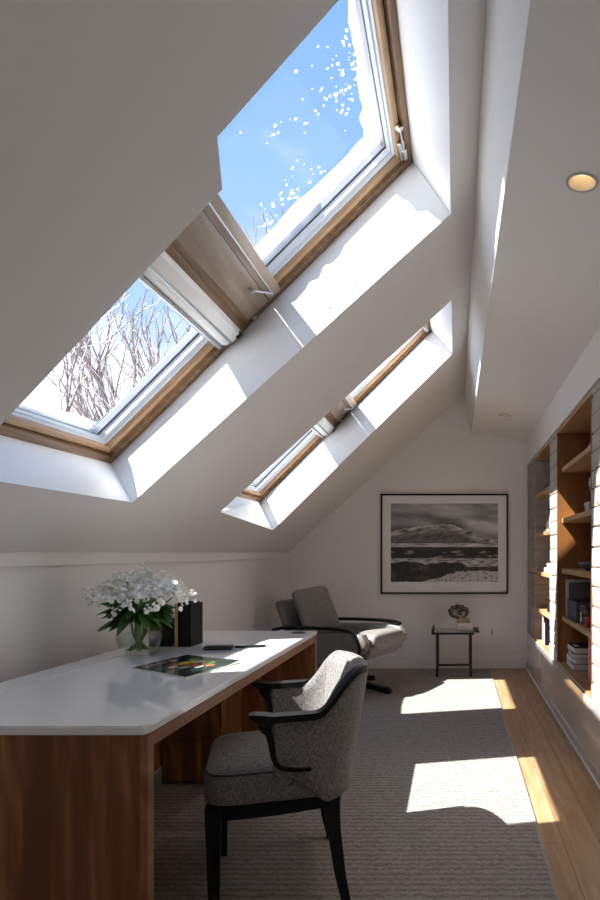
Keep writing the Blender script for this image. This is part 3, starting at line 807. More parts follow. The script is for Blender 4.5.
# ------------------------------------------------------------------ framed photograph
fx0, fx1, fz0, fz1 = -.772, .552, .775, 1.815
pf = empty('framed_photograph', ((fx0+fx1)/2, YF, fz0), 0, 'large black framed monochrome photograph of snowy mountains on the end wall', 'picture')
hw = (fx1-fx0)/2; hh = fz1-fz0
bm = bmesh.new(); w = .017
box(bm, (-hw, -.034, 0), (hw, -.001, w), .002); box(bm, (-hw, -.034, hh-w), (hw, -.001, hh), .002)
box(bm, (-hw, -.034, w), (-hw+w, -.001, hh-w), .002); box(bm, (hw-w, -.034, w), (hw, -.001, hh-w), .002)
obj('frame', bm, black_plastic, pf)
bm = bmesh.new(); box(bm, (-hw+w, -.020, w), (hw-w, -.010, hh-w)); obj('mount', bm, plain('mount_board', (.86, .85, .84, 1), .5), pf)
def picgrid(w_, h_, nx_, ny_, fn):
    bm = bmesh.new(); lay = bm.loops.layers.float_color.new('Col')
    g = [[bm.verts.new((w_*(i/nx_-.5), 0, h_*j/ny_)) for j in range(ny_+1)] for i in range(nx_+1)]
    for i in range(nx_):
        for j in range(ny_):
            f = bm.faces.new((g[i][j], g[i+1][j], g[i+1][j+1], g[i][j+1]))
            for lp, (a, b) in zip(f.loops, ((i, j), (i+1, j), (i+1, j+1), (i, j+1))): lp[lay] = fn(a/nx_, b/ny_)
    return bm
def fbm(x, y, o=5, s=0):
    return noise.fractal(Vector((x, y, s)), .9, 2.1, o)
def scape(u, v):
    ridge = .585+.165*max(0, 1-abs(u-.50)/.36)**.9+.10*max(0, 1-abs(u-.14)/.30)+.018*fbm(u*9, 0, 5, 3)-.05*sm(.75, 1, u)
    if v > ridge:
        c = .42+.30*fbm(u*2.2+v*2, v*6, 6, 9)+.30*math.exp(-((u-.60)/.22)**2-((v-.93)/.10)**2)-.16*sm(.95, .7, v)*sm(.7, .2, u)
        c += .35*math.exp(-((v-(.80-.28*(u-.6)))/.06)**2)*sm(.58, .75, u)
        g = max(.16, min(.92, c))
        return (g*.96, g*.97, g, 1)
    if v > .49:
        d = ridge-v
        n_ = fbm((u+v*.5)*10, (v-u*.25)*26, 6, 1); n2 = fbm((u-v*.8)*26, v*20, 5, 4)
        snowy = sm(.13, .0, d)
        g = .24+snowy*(.30+.45*n_)+.10*n2+.06*n_
        g = max(.12, min(.9, g)); return (g, g*.97, g*.96, 1)
    if v > .445: 
        g = .62+.5*fbm(u*6, v*60, 4, 2); g = max(.12, min(.85, g)); return (g, g, g, 1)
    if v > .30:
        n_ = fbm(u*9, v*30, 5, 6); g = .07+.10*max(0, n_)
        if n_ > .42 and v < .40: g = .4
        br = sm(.1, .5, fbm(u*4, v*20, 3, 8))*.10*(v < .37)
        return (g+br, g+br*.55, g+br*.3, 1)
    hill = .22+.06*fbm(u*3, 0, 3, 5)+.05*(1-u)
    treeb = .13+.06*math.sin(u*3+.5)+.05*abs(fbm(u*40, 0, 3, 7))
    if v > .16+.10*u*.4 and v > hill-.02:
        g = .5+.45*fbm(u*12, v*50, 4, 4); g = max(.1, min(.8, g)); return (g, g*.98, g*.98, 1)
    base = .02+.10*u+.03*fbm(u*5, 1, 3)
    low = .14*sm(.25, .7, u)+.02*fbm(u*12, 2, 3)
    if v < low:
        n_ = fbm(u*40, v*60, 3, 2); g = .68 if n_ < .35 else .15; return (g, g, g*1.02, 1)
    n_ = fbm(u*60, v*9, 4, 11); g = .05+.12*max(0, n_); br = .13*sm(-.2, .6, fbm(u*5, v*6, 3, 12))
    return (g+br, g+br*.6, g+br*.36, 1)
def gm(c): return tuple(max(0, x)**1.45 for x in c[:3])+(1,)
pw, ph_ = 1.115, .815
bm = picgrid(pw, ph_, 260, 190, lambda u, v: gm(scape(u, v)))
bmesh.ops.translate(bm, verts=bm.verts, vec=(0, -.0206, hh/2-ph_/2+.012))
obj('print', bm, attr_mat('photo_print', .5, 0), pf)

# outlet, downlights
ol = empty('wall_outlet', (.385, YF, .375), 0, 'small white wall outlet to the right of the side table', 'outlet')
obj('plate', B((-.03, -.007, -.045), (.03, 0, .045), .003), shaft_paint, ol)
obj('socket', B((-.010, -.0095, -.03), (.010, -.0071, .03), .001), plain('socket_grey', (.3, .29, .28, 1), .4), ol)
warm = NT('lamp_glow'); warm.p.inputs['Emission Color'].default_value = (1, .72, .42, 1); warm.p.inputs['Emission Strength'].default_value = .45; warm.col((1, .9, .8, 1)); warm = warm.m
slope = math.atan2(Z2-ZR, XR-X2)
def ceilz(x): return Z2+(x-X2)*(ZR-Z2)/(XR-X2)
for i, (px, py, lit, lab) in enumerate(((582, 182, 1, 'lit round recessed downlight with a warm glow in the flat ceiling'), (505, 415, 0, 'small unlit round downlight near the end wall'))):
    c_ = (ZR+.03-1.2)
    k = (px-455)/F; w_ = (553-py)/F
    # meet the gently sloping ceiling
    sl = (ZR-Z2)/(XR-X2); d_ = (Z2-sl*X2-1.2)/(w_-sl*k)
    x, y = k*d_, d_
    dl = empty('downlight', (x, y, ceilz(x)), 0, lab, 'ceiling light', 'recessed downlights'); dl.rotation_euler = (0, slope, 0)
    bm = bmesh.new(); lathe(bm, [(.044, -.001), (.046, -.005), (.053, -.004), (.054, -.0005), (.044, -.0005)], 40); obj('trim_ring', bm, plain('trim_grey', (.5, .48, .46, 1), .4), dl, True)
    bm = bmesh.new(); lathe(bm, [(.044, -.003), (.040, .02), (.038, .045)], 40)
    obj('reflector', bm, plain('reflector', (.82, .74, .62, 1), .35), dl, True)
    bm = bmesh.new(); lathe(bm, [(0, .044), (.038, .044), (.038, .052), (0, .052)], 32); obj('lamp', bm, warm if lit else blind_white, dl, True)
    dl['lit'] = lit
# cut real holes for the downlights in the ceiling with a boolean-free face trick: a short can above each
for dl in [o for o in bpy.data.objects if o.name.startswith('downlight') and o.type == 'EMPTY']:
    bpy.context.view_layer.update()
bm = bmesh.new(); bm.from_mesh(ceiling.data)
bm.faces.ensure_lookup_table()
tf = [f for f in bm.faces if all(abs(v.co.z-ceilz(v.co.x)) < .004 and v.co.x > X2-.01 for v in f.verts)]
bmesh.ops.delete(bm, geom=tf, context='FACES')
cs_ = [o for o in bpy.data.objects if o.name.startswith('downlight') and o.type == 'EMPTY']
loops = [[Vector((X2, YB, 0)), Vector((XR, YB, 0)), Vector((XR, YF, 0)), Vector((X2, YF, 0))]]
for o in cs_: loops.append([Vector((o.location.x+.0445*math.cos(2*PI*k/32), o.location.y+.0445*math.sin(2*PI*k/32), 0)) for k in range(32)])
flat = [p for l in loops for p in l]
vs = [bm.verts.new((p.x, p.y, ceilz(p.x))) for p in flat]
for t3 in tessellate_polygon(loops):
    try: bm.faces.new([vs[i] for i in t3])
    except ValueError: pass
bmesh.ops.recalc_face_normals(bm, faces=bm.faces); bm.to_mesh(ceiling.data); bm.free()
l_ = bpy.data.lights.new('downlight_lamp', 'SPOT'); l_.energy = 4; l_.color = (1, .8, .58); l_.spot_size = R(75); l_.shadow_soft_size = .02
lo = bpy.data.objects.new('downlight_lamp', l_); C.objects.link(lo); lo.parent = cs_[0]; lo.location = (0, 0, .038)

# ------------------------------------------------------------------ vase and flowers
VX, VY, VZ = -1.375, 2.74, .7625
vs_ = empty('glass_vase', (VX, VY, VZ), 0, 'round clear glass vase on the white desk top', 'vase')
outer_p = [(0, 0), (.035, 0), (.06, .008), (.082, .035), (.092, .07), (.088, .105), (.074, .13), (.066, .142), (.068, .15)]
bm = bmesh.new(); lathe(bm, outer_p+[(.066, .151)], 48)
obj('bowl', bm, vase_glass, vs_, 'all')
bm = bmesh.new(); lathe(bm, [(0, .009), (.03, .009), (.056, .015), (.075, .038), (.085, .07), (.081, .09), (0, .09)], 40)
obj('water', bm, thin_glass('water', (.95, .965, .96, 1), .3), vs_, 'all')
bq = empty('flower_bouquet', (VX, VY, VZ+.010), 0, 'bouquet of white freesias with dark green leaves in the glass vase', 'flowers')
green = plain('leaf_green', (.075, .19, .04, 1), .4, var=.5, bscale=12)
stemg = plain('stem_green', (.17, .28, .07, 1), .5, var=.3)
white_pet = NT('white_petal'); white_pet.n.remove(white_pet.p)
_d = white_pet.node('ShaderNodeBsdfDiffuse', {'Color': (1, .995, .96, 1)}).outputs[0]; _t = white_pet.node('ShaderNodeBsdfTranslucent', {'Color': (1, 1, .92, 1)}).outputs[0]
white_pet.l.new(white_pet.node('ShaderNodeMixShader', {0: .1, 1: _d, 2: _t}).outputs[0], white_pet.n['Material Output'].inputs['Surface']); white_pet = white_pet.m
rnd = random.Random(21)
def leaf(bm, base, d, L_, W_, curl=.25):
    d = d.normalized(); side = d.cross(Vector((0, 0, 1))); side = side.normalized() if side.length > .01 else Vector((1, 0, 0)); up = side.cross(d)
    side = (Matrix.Rotation(rnd.uniform(-.7, .7), 3, d) @ side); up = side.cross(d)
    pr = None
    for i in range(8):
        s = i/7; w = W_*math.sin(PI*min(1, s*.93+.05))**.8*(1-.25*s); p = base+d*L_*s-Vector((0, 0, curl*L_*s*s))+up*0
        cur = [bm.verts.new(p-side*w+up*w*.25), bm.verts.new(p), bm.verts.new(p+side*w+up*w*.25)]
        if pr:
            for k in (0, 1): bm.faces.new((pr[k], pr[k+1], cur[k+1], cur[k]))
        pr = cur
bm = bmesh.new()
for k in range(26):
    a = rnd.uniform(0, 2*PI); r0 = rnd.uniform(.01, .05); r1 = rnd.uniform(.01, .048); r2 = rnd.uniform(.06, .14)
    b_ = a+PI+rnd.uniform(-.8, .8)
    pts = catmull([(r0*math.cos(b_), r0*math.sin(b_), .006), (r1*.6*math.cos(a), r1*.6*math.sin(a), .07), (r1*math.cos(a), r1*math.sin(a), .145), (r2*math.cos(a), r2*math.sin(a), .235)], 4)
    tube(bm, pts, .0032, 6)
obj('stems', bm, stemg, bq, 'all')
bm = bmesh.new()
for k in range(150):
    a = rnd.uniform(0, 2*PI); el = rnd.uniform(-.35, .9); r = rnd.uniform(.02, .055)
    leaf(bm, Vector((r*math.cos(a), r*math.sin(a), rnd.uniform(.135, .19))), Vector((math.cos(a), math.sin(a), el)), rnd.uniform(.07, .125), rnd.uniform(.020, .032), rnd.uniform(.1, .5))
o = obj('leaves', bm, green, bq, 'all'); o['kind'] = 'stuff'
def floret(bm, c, d, s, openf):
    d = d.normalized(); x = d.orthogonal().normalized(); y = d.cross(x); n = 6
    for k in range(n):
        a = 2*PI*k/n+rnd.random()*.3; o_ = x*math.cos(a)+y*math.sin(a); tn = d.cross(o_)
        pr = None
        for i in range(5):
            q = i/4; rr = s*openf*(q**1.3); h = s*(.2+.75*q-.35*openf*q*q); w = s*.56*math.sin(PI*(q*.80+.12))
            p = c+o_*rr+d*h
            cur = [bm.verts.new(p-tn*w+d*w*.35), bm.verts.new(p-d*w*.1), bm.verts.new(p+tn*w+d*w*.35)]
            if pr:
                for j in (0, 1): bm.faces.new((pr[j], pr[j+1], cur[j+1], cur[j]))
            pr = cur
def sprig():
    bm = bmesh.new()
    for k in range(7):
        a = 2.4*k; r = .034*math.sqrt(k/6); z = .012-.5*r+rnd.uniform(-.012, .016)
        d = Vector((r*math.cos(a)*28, r*math.sin(a)*28, 1.0))
        floret(bm, Vector((r*math.cos(a), r*math.sin(a), z)), d, rnd.uniform(.017, .024), rnd.uniform(.45, .95))
    me = bpy.data.meshes.new('blossom'); bmesh.ops.recalc_face_normals(bm, faces=bm.faces)
    for f in bm.faces: f.smooth = True
    bm.to_mesh(me); bm.free(); me.materials.append(white_pet); return me
sprigs = [sprig() for _ in range(4)]
for k in range(60):
    # flattened dome of clusters, wider than tall
    g = (k+.5)/60; a = k*2.39996; rr = math.sqrt(g)
    x = .225*rr*math.cos(a)*rnd.uniform(.9, 1.08); y = .15*rr*math.sin(a); z = .300-.075*rr*rr+rnd.uniform(-.030, .034)
    o = bpy.data.objects.new('blossom', sprigs[k % 4]); C.objects.link(o); o.parent = bq
    o.location = (x, y, z); o.rotation_euler = (-y*4.2, x*4.2, rnd.uniform(0, 6.28)); s = rnd.uniform(.72, 1.0); o.scale = (s, s, s)
for x, y, z in ((-.03, -.13, .185), (.03, -.15, .20), (.045, -.03, .345), (.10, -.12, .19), (.045, -.03, .325), (.043, -.03, .365), (-.15, -.08, .215)):
    o = bpy.data.objects.new('blossom', sprigs[0]); C.objects.link(o); o.parent = bq; o.location = (x, y, z); s = .55; o.scale = (s, s, s*1.2); o.rotation_euler = (.6 if y < -.05 else 0, .2, x*30)

# ------------------------------------------------------------------ things on the desk
TZ = .7626
hd = empty('magazine_holder', (-1.375, 2.985, TZ), R(-4), 'black file holder with a rounded front behind the vase', 'file holder')
bm = bmesh.new()
pr = [(-.05, 0), (.055, 0), (.055, .004), (.055, .06), (.05, .10), (.03, .125), (.0, .13), (-.03, .16), (-.05, .19)]
prism(bm, pr, -.045, -.040); prism(bm, pr, .040, .045); box(bm, (-.05, -.040, 0), (.055, .040, .004)); box(bm, (-.055, -.045, 0), (-.05, .045, .19))
obj('shell', bm, black_plastic, hd)
bm = bmesh.new(); superell(bm, (.012, -.020, .067), (.040, .018, .0615), .5, .45, 24, 14); obj('rounded_front', bm, black_plastic, hd, 'all')
blk = plain('black_cover', (.010, .010, .011, 1), .5); blk.node_tree.nodes['Principled BSDF'].inputs['Specular IOR Level'].default_value = .2; tan = plain('tan_cover', (.50, .36, .22, 1), .6); pap = plain('page_paper', (.80, .77, .70, 1), .8, var=.1)
def book(name, loc, w, d, h, cover, label, group=None, rz=0, flat=False, spine_mark=None, cat='book'):
    """upright: w thick (x), d deep (y), h high; flat: lying, w by d, h thick; spine faces -x when flat, -y upright"""
    t = empty(name, loc, rz, label, cat, group)
    bm = bmesh.new(); c = .002
    if flat:
        box(bm, (-w/2, -d/2, 0), (w/2, d/2, c)); box(bm, (-w/2, -d/2, h-c), (w/2, d/2, h)); box(bm, (w/2-c, -d/2, c), (w/2, d/2, h-c))
        obj('cover', bm, cover, t)
        obj('pages', B((-w/2+.004, -d/2+.004, c), (w/2-c, d/2-.004, h-c)), pap, t)
    else:
        box(bm, (-w/2, -d/2, 0), (-w/2+c, d/2, h)); box(bm, (w/2-c, -d/2, 0), (w/2, d/2, h)); box(bm, (-w/2+c, -d/2, 0), (w/2-c, -d/2+c, h))
        obj('cover', bm, cover, t)
        obj('pages', B((-w/2+c, -d/2+c, .003), (w/2-c, d/2-.004, h-.004)), pap, t)
    if spine_mark:
        for a, b in spine_mark[1]:
            if flat: bm = B((-w/2+.02, a*d, h), (-w/2+.05, b*d, h+.0004))
            else: bm = B((-w/2+.003, -d/2-.0004, a*h), (w/2-.003, -d/2, b*h))
            obj('cover_mark', bm, spine_mark[0], t)
    return t
x = -1.306
for w_, h_, mt_, lb in ((.014, .200, tan, 'tan spined book standing beside the black file holder'), (.022, .205, blk, 'thick black book next to the tan one on the desk'), (.018, .205, blk, 'black book second from the right end on the desk'), (.016, .200, blk, 'black book at the right end of the row on the desk')):
    book('book', (x+w_/2, 3.00, TZ), w_, .14, h_, mt_, lb, 'books standing on the desk'); x += w_+.0015
# magazine
def cover(u, v):
    n_ = fbm(u*3, v*3, 4, 31)
    c = (.015, .035, .03)
    if n_ > .05: c = (.05, .06, .06)
    for cx, cy, rx, ry, col in ((.42, .62, .10, .07, (.55, .05, .03)), (.60, .58, .16, .08, (.62, .50, .06)), (.75, .50, .10, .06, (.75, .72, .5)), (.55, .42, .13, .08, (.60, .10, .04)), (.35, .42, .10, .07, (.35, .36, .36)), (.72, .34, .14, .07, (.20, .34, .05)), (.50, .28, .10, .05, (.75, .70, .66)), (.80, .66, .09, .05, (.30, .42, .10)), (.28, .55, .06, .05, (.65, .62, .6)), (.62, .20, .08, .04, (.6, .18, .06))):
        e = ((u-cx)/rx)**2+((v-cy)/ry)**2+.5*fbm(u*14, v*14, 3, cx*10)
        if e < 1: c = col
    if .80 < v < .93 and .10 < u < .66:
        s = (u-.10)/.56*5; q = s % 1; j = int(s)
        y_ = (v-.80)/.13
        on = (q < .24 or (q < .74 and (y_ > .8 or (.42 < y_ < .6 and j % 2 == 0))) or (.5 < q < .74 and j != 3))
        if q > .8: on = False
        if on: c = (.55, .30, .32)
    return c+(1,)
mg = empty('magazine', (-1.04, 2.545, TZ), 0, 'glossy food magazine with a dark cover lying on the desk', 'magazine')
mp = []
for px, py in ((132, 668), (186, 677.5), (240, 662), (187, 655)):
    d_ = F*.433/(py-553); mp.append(Vector(((px-455)/F*d_, d_, 0)))
O_ = mp[0]; ex = mp[1]-mp[0]; ey = mp[3]-mp[0]
# cover axes: lettering runs along the far-left edge
bm = bmesh.new(); lay = bm.loops.layers.float_color.new('Col'); nx_, ny_ = 90, 110
def mpt(a, b): return mp[0]*(1-a)*(1-b)+mp[3]*a*(1-b)+mp[2]*a*b+mp[1]*(1-a)*b
def lift(a, b): return .0062+.006*sm(.75, 1, a)*sm(.3, 1, b)
g = [[bm.verts.new(mpt(i/nx_, 1-j/ny_)-Vector((-1.04, 2.545, 0))+Vector((0, 0, lift(i/nx_, 1-j/ny_)))) for j in range(ny_+1)] for i in range(nx_+1)]
for i in range(nx_):
    for j in range(ny_):
        f = bm.faces.new((g[i][j], g[i+1][j], g[i+1][j+1], g[i][j+1]))
        for lp, (a, b) in zip(f.loops, ((i, j), (i+1, j), (i+1, j+1), (i, j+1))): lp[lay] = cover(a/nx_, b/ny_)
obj('front_cover', bm, attr_mat('magazine_cover', .18, .3), mg)
bm = bmesh.new(); n = 16
for b0 in (0,):
    gr = [[(bm.verts.new(mpt(i/n, j/n)-Vector((-1.04, 2.545, 0))), bm.verts.new(mpt(i/n, j/n)-Vector((-1.04, 2.545, 0))+Vector((0, 0, lift(i/n, j/n)-.0006)))) for j in range(n+1)] for i in range(n+1)]
    for i in range(n):
        for j in range(n):
            for q in (0, 1): bm.faces.new((gr[i][j][q], gr[i+1][j][q], gr[i+1][j+1][q], gr[i][j+1][q]))
    for i in range(n):
        for (a, b) in (((i, 0), (i+1, 0)), ((i, n), (i+1, n)), ((0, i), (0, i+1)), ((n, i), (n, i+1))):
            p, q = gr[a[0]][a[1]], gr[b[0]][b[1]]; bm.faces.new((p[0], q[0], q[1], p[1]))
obj('pages', bm, pap, mg)
ph = empty('spectacle_case', (-1.075, 2.86, TZ), R(8), 'slim black case lying on the desk behind the magazine', 'case')
obj('body', B((-.062, -.032, 0), (.062, .032, .017), .007, 3), black_plastic, ph, True)
obj('lid_seam', B((-.0605, -.0325, .0085), (.0605, .0325, .0095), .0), plain('seam', (.12, .12, .12, 1), .4), ph)
pn = empty('pen', (-.93, 2.91, TZ), R(14), 'long black pen lying beside the slim black case', 'pen')
bm = bmesh.new(); tube(bm, [(-.085, 0, .0062), (.05, 0, .0062)], .006, 14); obj('barrel', bm, black_plastic, pn, True)
bm = bmesh.new(); tube(bm, [(.05, 0, .0062), (.075, 0, .0062), (.082, 0, .0062)], [.0058, .003, .0008], 14); obj('tip', bm, alu, pn, True)
bm = bmesh.new(); box(bm, (-.082, -.0018, .0121), (-.04, .0018, .0135)); obj('clip', bm, chrome, pn)

# ------------------------------------------------------------------ things on the shelves
def sh(px, Y): return (px-455)/F*Y     # x seen at that distance
grey_c = plain('grey_cover', (.30, .30, .31, 1), .5); red_c = plain('red_cover', (.55, .03, .06, 1), .5); white_c = plain('white_cover', (.72, .71, .69, 1), .5)
wm = plain('white_mark', (.8, .8, .8, 1), .6); rm = plain('red_mark', (.6, .03, .04, 1), .6)
# near niche, bottom: stack of four books
zb = .3965
for k, (h_, cv, w_, d_, ang, lb) in enumerate(((.045, blk, .20, .27, 0, 'black book at the bottom of the stack in the near niche'), (.034, white_c, .19, .25, 4, 'pale book second from the bottom of the near niche stack'), (.034, blk, .19, .27, -3, 'black book second from the top of the near niche stack'), (.040, blk, .185, .25, 2, 'dark book topmost of the stack in the near niche'))):
    b_ = book('book', (.905, 4.42, zb), w_, d_, h_, cv, lb, 'books stacked in the near niche', R(ang), True, (wm, ((-.2, .15),)) if k == 3 else None); zb += h_+.0005
book('book', (.90, 3.80, .3965), .022, .17, .30, red_c, 'upright red book standing at the near end of the lower niche shelf', 'upright books in the near niche', R(90))
book('book', (.90, 3.828, .3965), .026, .17, .295, white_c, 'upright white book beside the red one in the near niche', 'upright books in the near niche', R(90))
# shelf .736: grey basket, framed photo, glass
Zs = .7365
bk = empty('storage_basket', (.89, 4.34, Zs), 0, 'dark grey woven basket on the near niche shelf', 'basket')
t = NT('woven_grey'); w1 = t.node('ShaderNodeTexWave', {'Vector': t.coord(), 'Scale': 28, 'Distortion': 1}, bands_direction='Z').outputs['Fac']
t.col(t.ramp(w1, [(.2, (.035, .034, .036, 1)), (.8, (.13, .125, .13, 1))])); t.set(Roughness=.8); t.bump(w1, .8, .006)
bm = bmesh.new()
box(bm, (-.085, -.17, 0), (.13, .17, .008)); box(bm, (-.085, -.17, .008), (-.075, .17, .13), .002); box(bm, (.12, -.17, .008), (.13, .17, .13), .002)
box(bm, (-.075, -.17, .008), (.12, -.16, .13), .002); box(bm, (-.075, .16, .008), (.12, .17, .13), .002); obj('basket_body', bm, t.m, bk)
bm = bmesh.new(); tube(bm, [(-.08, -.165, .131), (.125, -.165, .131), (.125, .165, .131), (-.08, .165, .131), (-.08, -.165, .131)], .006, 8); obj('rim', bm, t.m, bk, True)
pfm = empty('photo_frame', (.93, 4.585, Zs), 0, 'silver photo frame standing behind the grey basket', 'photo frame')
obj('frame', B((-.12, -.008, 0), (.14, .008, .27), .002, M=Matrix.Rotation(R(-4), 4, 'X')), plain('pale_frame', (.55, .56, .58, 1), .4), pfm)
obj('print', B((-.10, -.0092, .02), (.12, -.0082, .25), M=Matrix.Rotation(R(-4), 4, 'X')), plain('grey_print', (.22, .22, .22, 1), .3, var=.7, bscale=9), pfm)
gl = empty('glass_tumbler', (.845, 4.06, Zs), 0, 'clear glass tumbler at the front of the near niche shelf', 'glass')
bm = bmesh.new(); lathe(bm, [(0, 0), (.036, 0), (.042, .13), (.040, .13), (.034, .008), (0, .008)], 32); obj('tumbler', bm, thin_glass('tumbler_glass', (.86, .88, .9, 1), 2), gl, 'all')
cd = empty('candle', (.832, 3.92, Zs), 0, 'small red candle at the near end of the niche shelf', 'candle')
bm = bmesh.new(); lathe(bm, [(0, 0), (.022, 0), (.023, .06), (.018, .064), (0, .062)], 24); obj('wax', bm, red_c, cd, 'all')
bm = bmesh.new(); tube(bm, [(0, 0, .062), (.001, 0, .072)], .0012, 6); obj('wick', bm, blk, cd)
# shelf 1.085: dark bowl
bw = empty('bowl', (.915, 4.2, 1.0855), 0, 'dark stone bowl on the near niche shelf at eye level', 'bowl')
bm = bmesh.new(); lathe(bm, [(0, 0), (.04, 0), (.075, .02), (.095, .055), (.090, .056), (.07, .026), (0, .012)], 36); obj('dish', bm, plain('dark_stone', (.09, .09, .095, 1), .5), bw, 'all')
# shelf 1.455: box and silver ornament
bx = empty('keepsake_box', (.925, 4.05, 1.4555), 0, 'small pale grey lidded box on the upper near niche shelf', 'box')
obj('box_body', B((-.075, -.07, 0), (.075, .07, .05), .003), plain('grey_box', (.42, .44, .46, 1), .5), bx)
obj('lid', B((-.079, -.074, .0505), (.079, .074, .072), .003), plain('pale_lid', (.6, .62, .64, 1), .5), bx)
orn = empty('silver_cup', (.90, 4.04, 1.5279), 0, 'silver engraved cup standing on the pale grey box', 'cup')
bm = bmesh.new(); lathe(bm, [(0, 0), (.03, 0), (.03, .006), (.010, .02), (.008, .045), (.035, .07), (.045, .11), (.040, .15), (.043, .155), (.038, .15), (.04, .11), (.03, .075), (0, .06)], 32); obj('cup_body', bm, plain('tarnished_silver', (.45, .45, .47, 1), .25, .9, var=.8, bscale=30, bump=.6), orn, 'all')
for s in (1, -1):
    bm = bmesh.new(); tube(bm, catmull([(0, s*.036, .14), (0, s*.062, .13), (0, s*.058, .09), (0, s*.034, .075)], 5), .004, 8)
    obj('handle', bm, chrome, orn, 'all')
# shelf 1.83: pink toy car-like trinket
tr = empty('china_ornament', (.865, 3.95, 1.8305), R(70), 'pink and white china ornament on the top near niche shelf', 'ornament')
bm = bmesh.new(); superell(bm, (0, 0, .024), (.07, .028, .024), .8, .8, 24, 12); superell(bm, (.055, 0, .052), (.024, .02, .022), 1, 1, 18, 12); obj('body', bm, plain('china_white', (.75, .62, .60, 1), .25, coat=.5), tr, 'all')
bm = bmesh.new(); superell(bm, (-.02, 0, .045), (.036, .022, .016), .8, .8, 20, 10); obj('wing', bm, plain('pink_glaze', (.75, .06, .14, 1), .25, coat=.5), tr, 'all')
# far niche
# shelf 1.389: white jug
jg = empty('white_jug', (.872, 5.42, 1.3895), R(150), 'white jug with a dark motif in the far niche', 'jug')
bm = bmesh.new(); lathe(bm, [(0, 0), (.05, 0), (.058, .03), (.06, .09), (.055, .13), (.052, .15), (.048, .15), (.052, .12), (.054, .05), (0, .01)], 36); obj('jug_body', bm, plain('glazed_white', (.78, .78, .79, 1), .2, coat=.5), jg, 'all')
bm = bmesh.new(); tube(bm, catmull([(.054, 0, .13), (.092, 0, .12), (.09, 0, .06), (.058, 0, .035)], 6), .007, 10); obj('handle', bm, plain('dark_handle', (.06, .06, .07, 1), .3), jg, 'all')
bm = bmesh.new(); tube(bm, catmull([(.02, .058, .12), (-.01, .0605, .10), (.015, .0605, .07), (-.01, .0600, .04)], 5), .003, 6); obj('motif', bm, blk, jg, 'all')
cp = empty('white_figurine', (.815, 5.50, 1.3895), 0, 'small white figurine beside the jug in the far niche', 'figurine')
bm = bmesh.new(); lathe(bm, [(0, 0), (.024, 0), (.026, .01), (.014, .03), (.020, .05), (.010, .068), (.015, .08), (.008, .093), (0, .096)], 24); obj('figure', bm, blind_white, cp, 'all')
# shelf 1.03: small books and pots
zz = 1.0305
for k, (h_, cv, lb) in enumerate(((.022, grey_c, 'grey book under the white one in the far niche'), (.020, white_c, 'white book lying on the grey one in the far niche'))):
    book('book', (.865, 5.50, zz), .15, .22, h_, cv, lb, 'books lying in the far niche', 0, True); zz += h_+.0005
for k, (y_, mt_, lb) in enumerate(((5.44, white_c, 'little white pot nearest in the far niche'), (5.52, grey_c, 'little grey pot in the middle of three in the far niche'), (5.60, blk, 'little black pot farthest in the far niche'))):
    p_ = empty('small_pot', (.83, y_, zz), 0, lb, 'pot', 'little pots in the far niche')
    bm = bmesh.new(); lathe(bm, [(0, 0), (.022, 0), (.028, .02), (.024, .038), (.020, .038), (.023, .02), (0, .006)], 24); obj('pot_body', bm, mt_, p_, 'all')
# shelf .69: wooden box with a dark interior
wb = empty('wooden_box', (.87, 5.38, .6905), 0, 'open dark wooden box in the far niche', 'box')
bm = bmesh.new(); box(bm, (-.07, .08, 0), (.09, .09, .13)); box(bm, (-.07, -.09, 0), (.09, -.08, .13)); box(bm, (-.07, -.08, 0), (.09, .08, .01)); box(bm, (-.07, -.08, .12), (.09, .08, .13)); box(bm, (.08, -.08, .01), (.09, .08, .12))
obj('box_shell', bm, wood('dark_box_wood', srgb(58, 38, 24), srgb(84, 56, 36), srgb(98, 68, 44), 2), wb)
obj('lining', B((.072, -.078, .012), (.0795, .078, .118)), blk, wb)
# bottom of the far niche: upright books
y_ = 5.66
for w_, h_, cv, mk, lb in ((.035, .245, grey_c, None, 'tall grey book at the far end of the lower far niche'), (.03, .225, white_c, None, 'tall white book second from the far end of the far niche'), (.028, .235, blk, rm, 'black book with a red mark in the lower far niche'), (.034, .19, white_c, None, 'short white book near the front of the far niche'), (.03, .21, blk, None, 'black book at the near end of the lower far niche')):
    b_ = book('book', (.86, y_, .3965), w_, .15, h_, cv, lb, 'upright books in the far niche', R(-90), False, (mk, ((.75, .93),)) if mk else None); y_ -= w_+.012

# ------------------------------------------------------------------ light
sun = bpy.data.lights.new('sun', 'SUN'); sun.energy = 3.7; sun.angle = R(.6); sun.color = (1, .965, .92)
so = bpy.data.objects.new('sun', sun); C.objects.link(so)
so.rotation_euler = Vector((.745, .42, -1)).to_track_quat('-Z', 'Y').to_euler()
w = bpy.data.worlds.new('sky'); bpy.context.scene.world = w; w.use_nodes = True
nt = w.node_tree; nd = nt.nodes; lk = nt.links; bg = nd['Background']
tc = nd.new('ShaderNodeTexCoord')
mp_ = nd.new('ShaderNodeMapping'); lk.new(tc.outputs['Generated'], mp_.inputs['Vector']); mp_.inputs['Scale'].default_value = (1, 1, 1.9); mp_.inputs['Location'].default_value = (.35, .2, .75)
nz = nd.new('ShaderNodeTexNoise'); lk.new(mp_.outputs[0], nz.inputs['Vector']); nz.inputs['Scale'].default_value = 2.6; nz.inputs['Detail'].default_value = 7; nz.inputs['Roughness'].default_value = .55
sx = nd.new('ShaderNodeSeparateXYZ'); lk.new(tc.outputs['Generated'], sx.inputs[0])
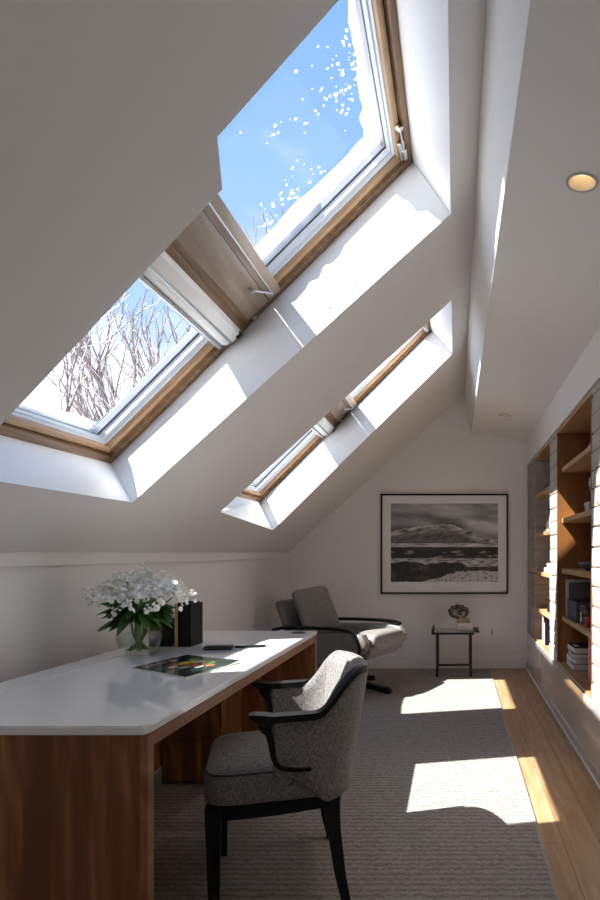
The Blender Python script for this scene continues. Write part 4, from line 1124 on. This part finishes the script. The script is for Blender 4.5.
grad = nd.new('ShaderNodeMapRange'); lk.new(sx.outputs['Z'], grad.inputs[0]); grad.inputs[1].default_value = .05; grad.inputs[2].default_value = .5; grad.inputs[3].default_value = .30; grad.inputs[4].default_value = -.04
ad = nd.new('ShaderNodeMath'); ad.operation = 'ADD'; lk.new(nz.outputs['Fac'], ad.inputs[0]); lk.new(grad.outputs[0], ad.inputs[1])
cr = nd.new('ShaderNodeValToRGB'); lk.new(ad.outputs[0], cr.inputs[0]); cr.color_ramp.elements[0].position = .455; cr.color_ramp.elements[1].position = .74
blue = nd.new('ShaderNodeValToRGB'); lk.new(sx.outputs['Z'], blue.inputs[0]); blue.color_ramp.elements[0].position = .15; blue.color_ramp.elements[0].color = (.42, .60, .86, 1); blue.color_ramp.elements[1].position = .75; blue.color_ramp.elements[1].color = (.16, .34, .66, 1)
mx = nd.new('ShaderNodeMix'); mx.data_type = 'RGBA'; lk.new(cr.outputs[0], mx.inputs[0]); lk.new(blue.outputs[0], mx.inputs[6]); mx.inputs[7].default_value = (.98, .98, 1.0, 1)
lk.new(mx.outputs[2], bg.inputs['Color']); bg.inputs['Strength'].default_value = .33

# ------------------------------------------------------------------ camera
cam = bpy.data.cameras.new('camera'); co = bpy.data.objects.new('camera', cam); C.objects.link(co)
co.location = (0, 0, 1.2); co.rotation_euler = (PI/2, 0, 0)
cam.sensor_fit = 'VERTICAL'; cam.sensor_height = 36; cam.lens = F/900*36
cam.shift_x = -155/900; cam.shift_y = 103/900; cam.clip_start = .05; cam.clip_end = 300
sc = bpy.context.scene; sc.camera = co
sc.view_settings.view_transform = 'Standard'; sc.view_settings.look = 'None'; sc.view_settings.gamma = 1; sc.view_settings.exposure = 2.15
sc.view_settings.use_curve_mapping = False
cy = sc.cycles; cy.max_bounces = 14; cy.diffuse_bounces = 8; cy.glossy_bounces = 4; cy.transparent_max_bounces = 16; cy.transmission_bounces = 8
cy.use_denoising = True; cy.caustics_reflective = False; cy.caustics_refractive = False; cy.sample_clamp_indirect = 6
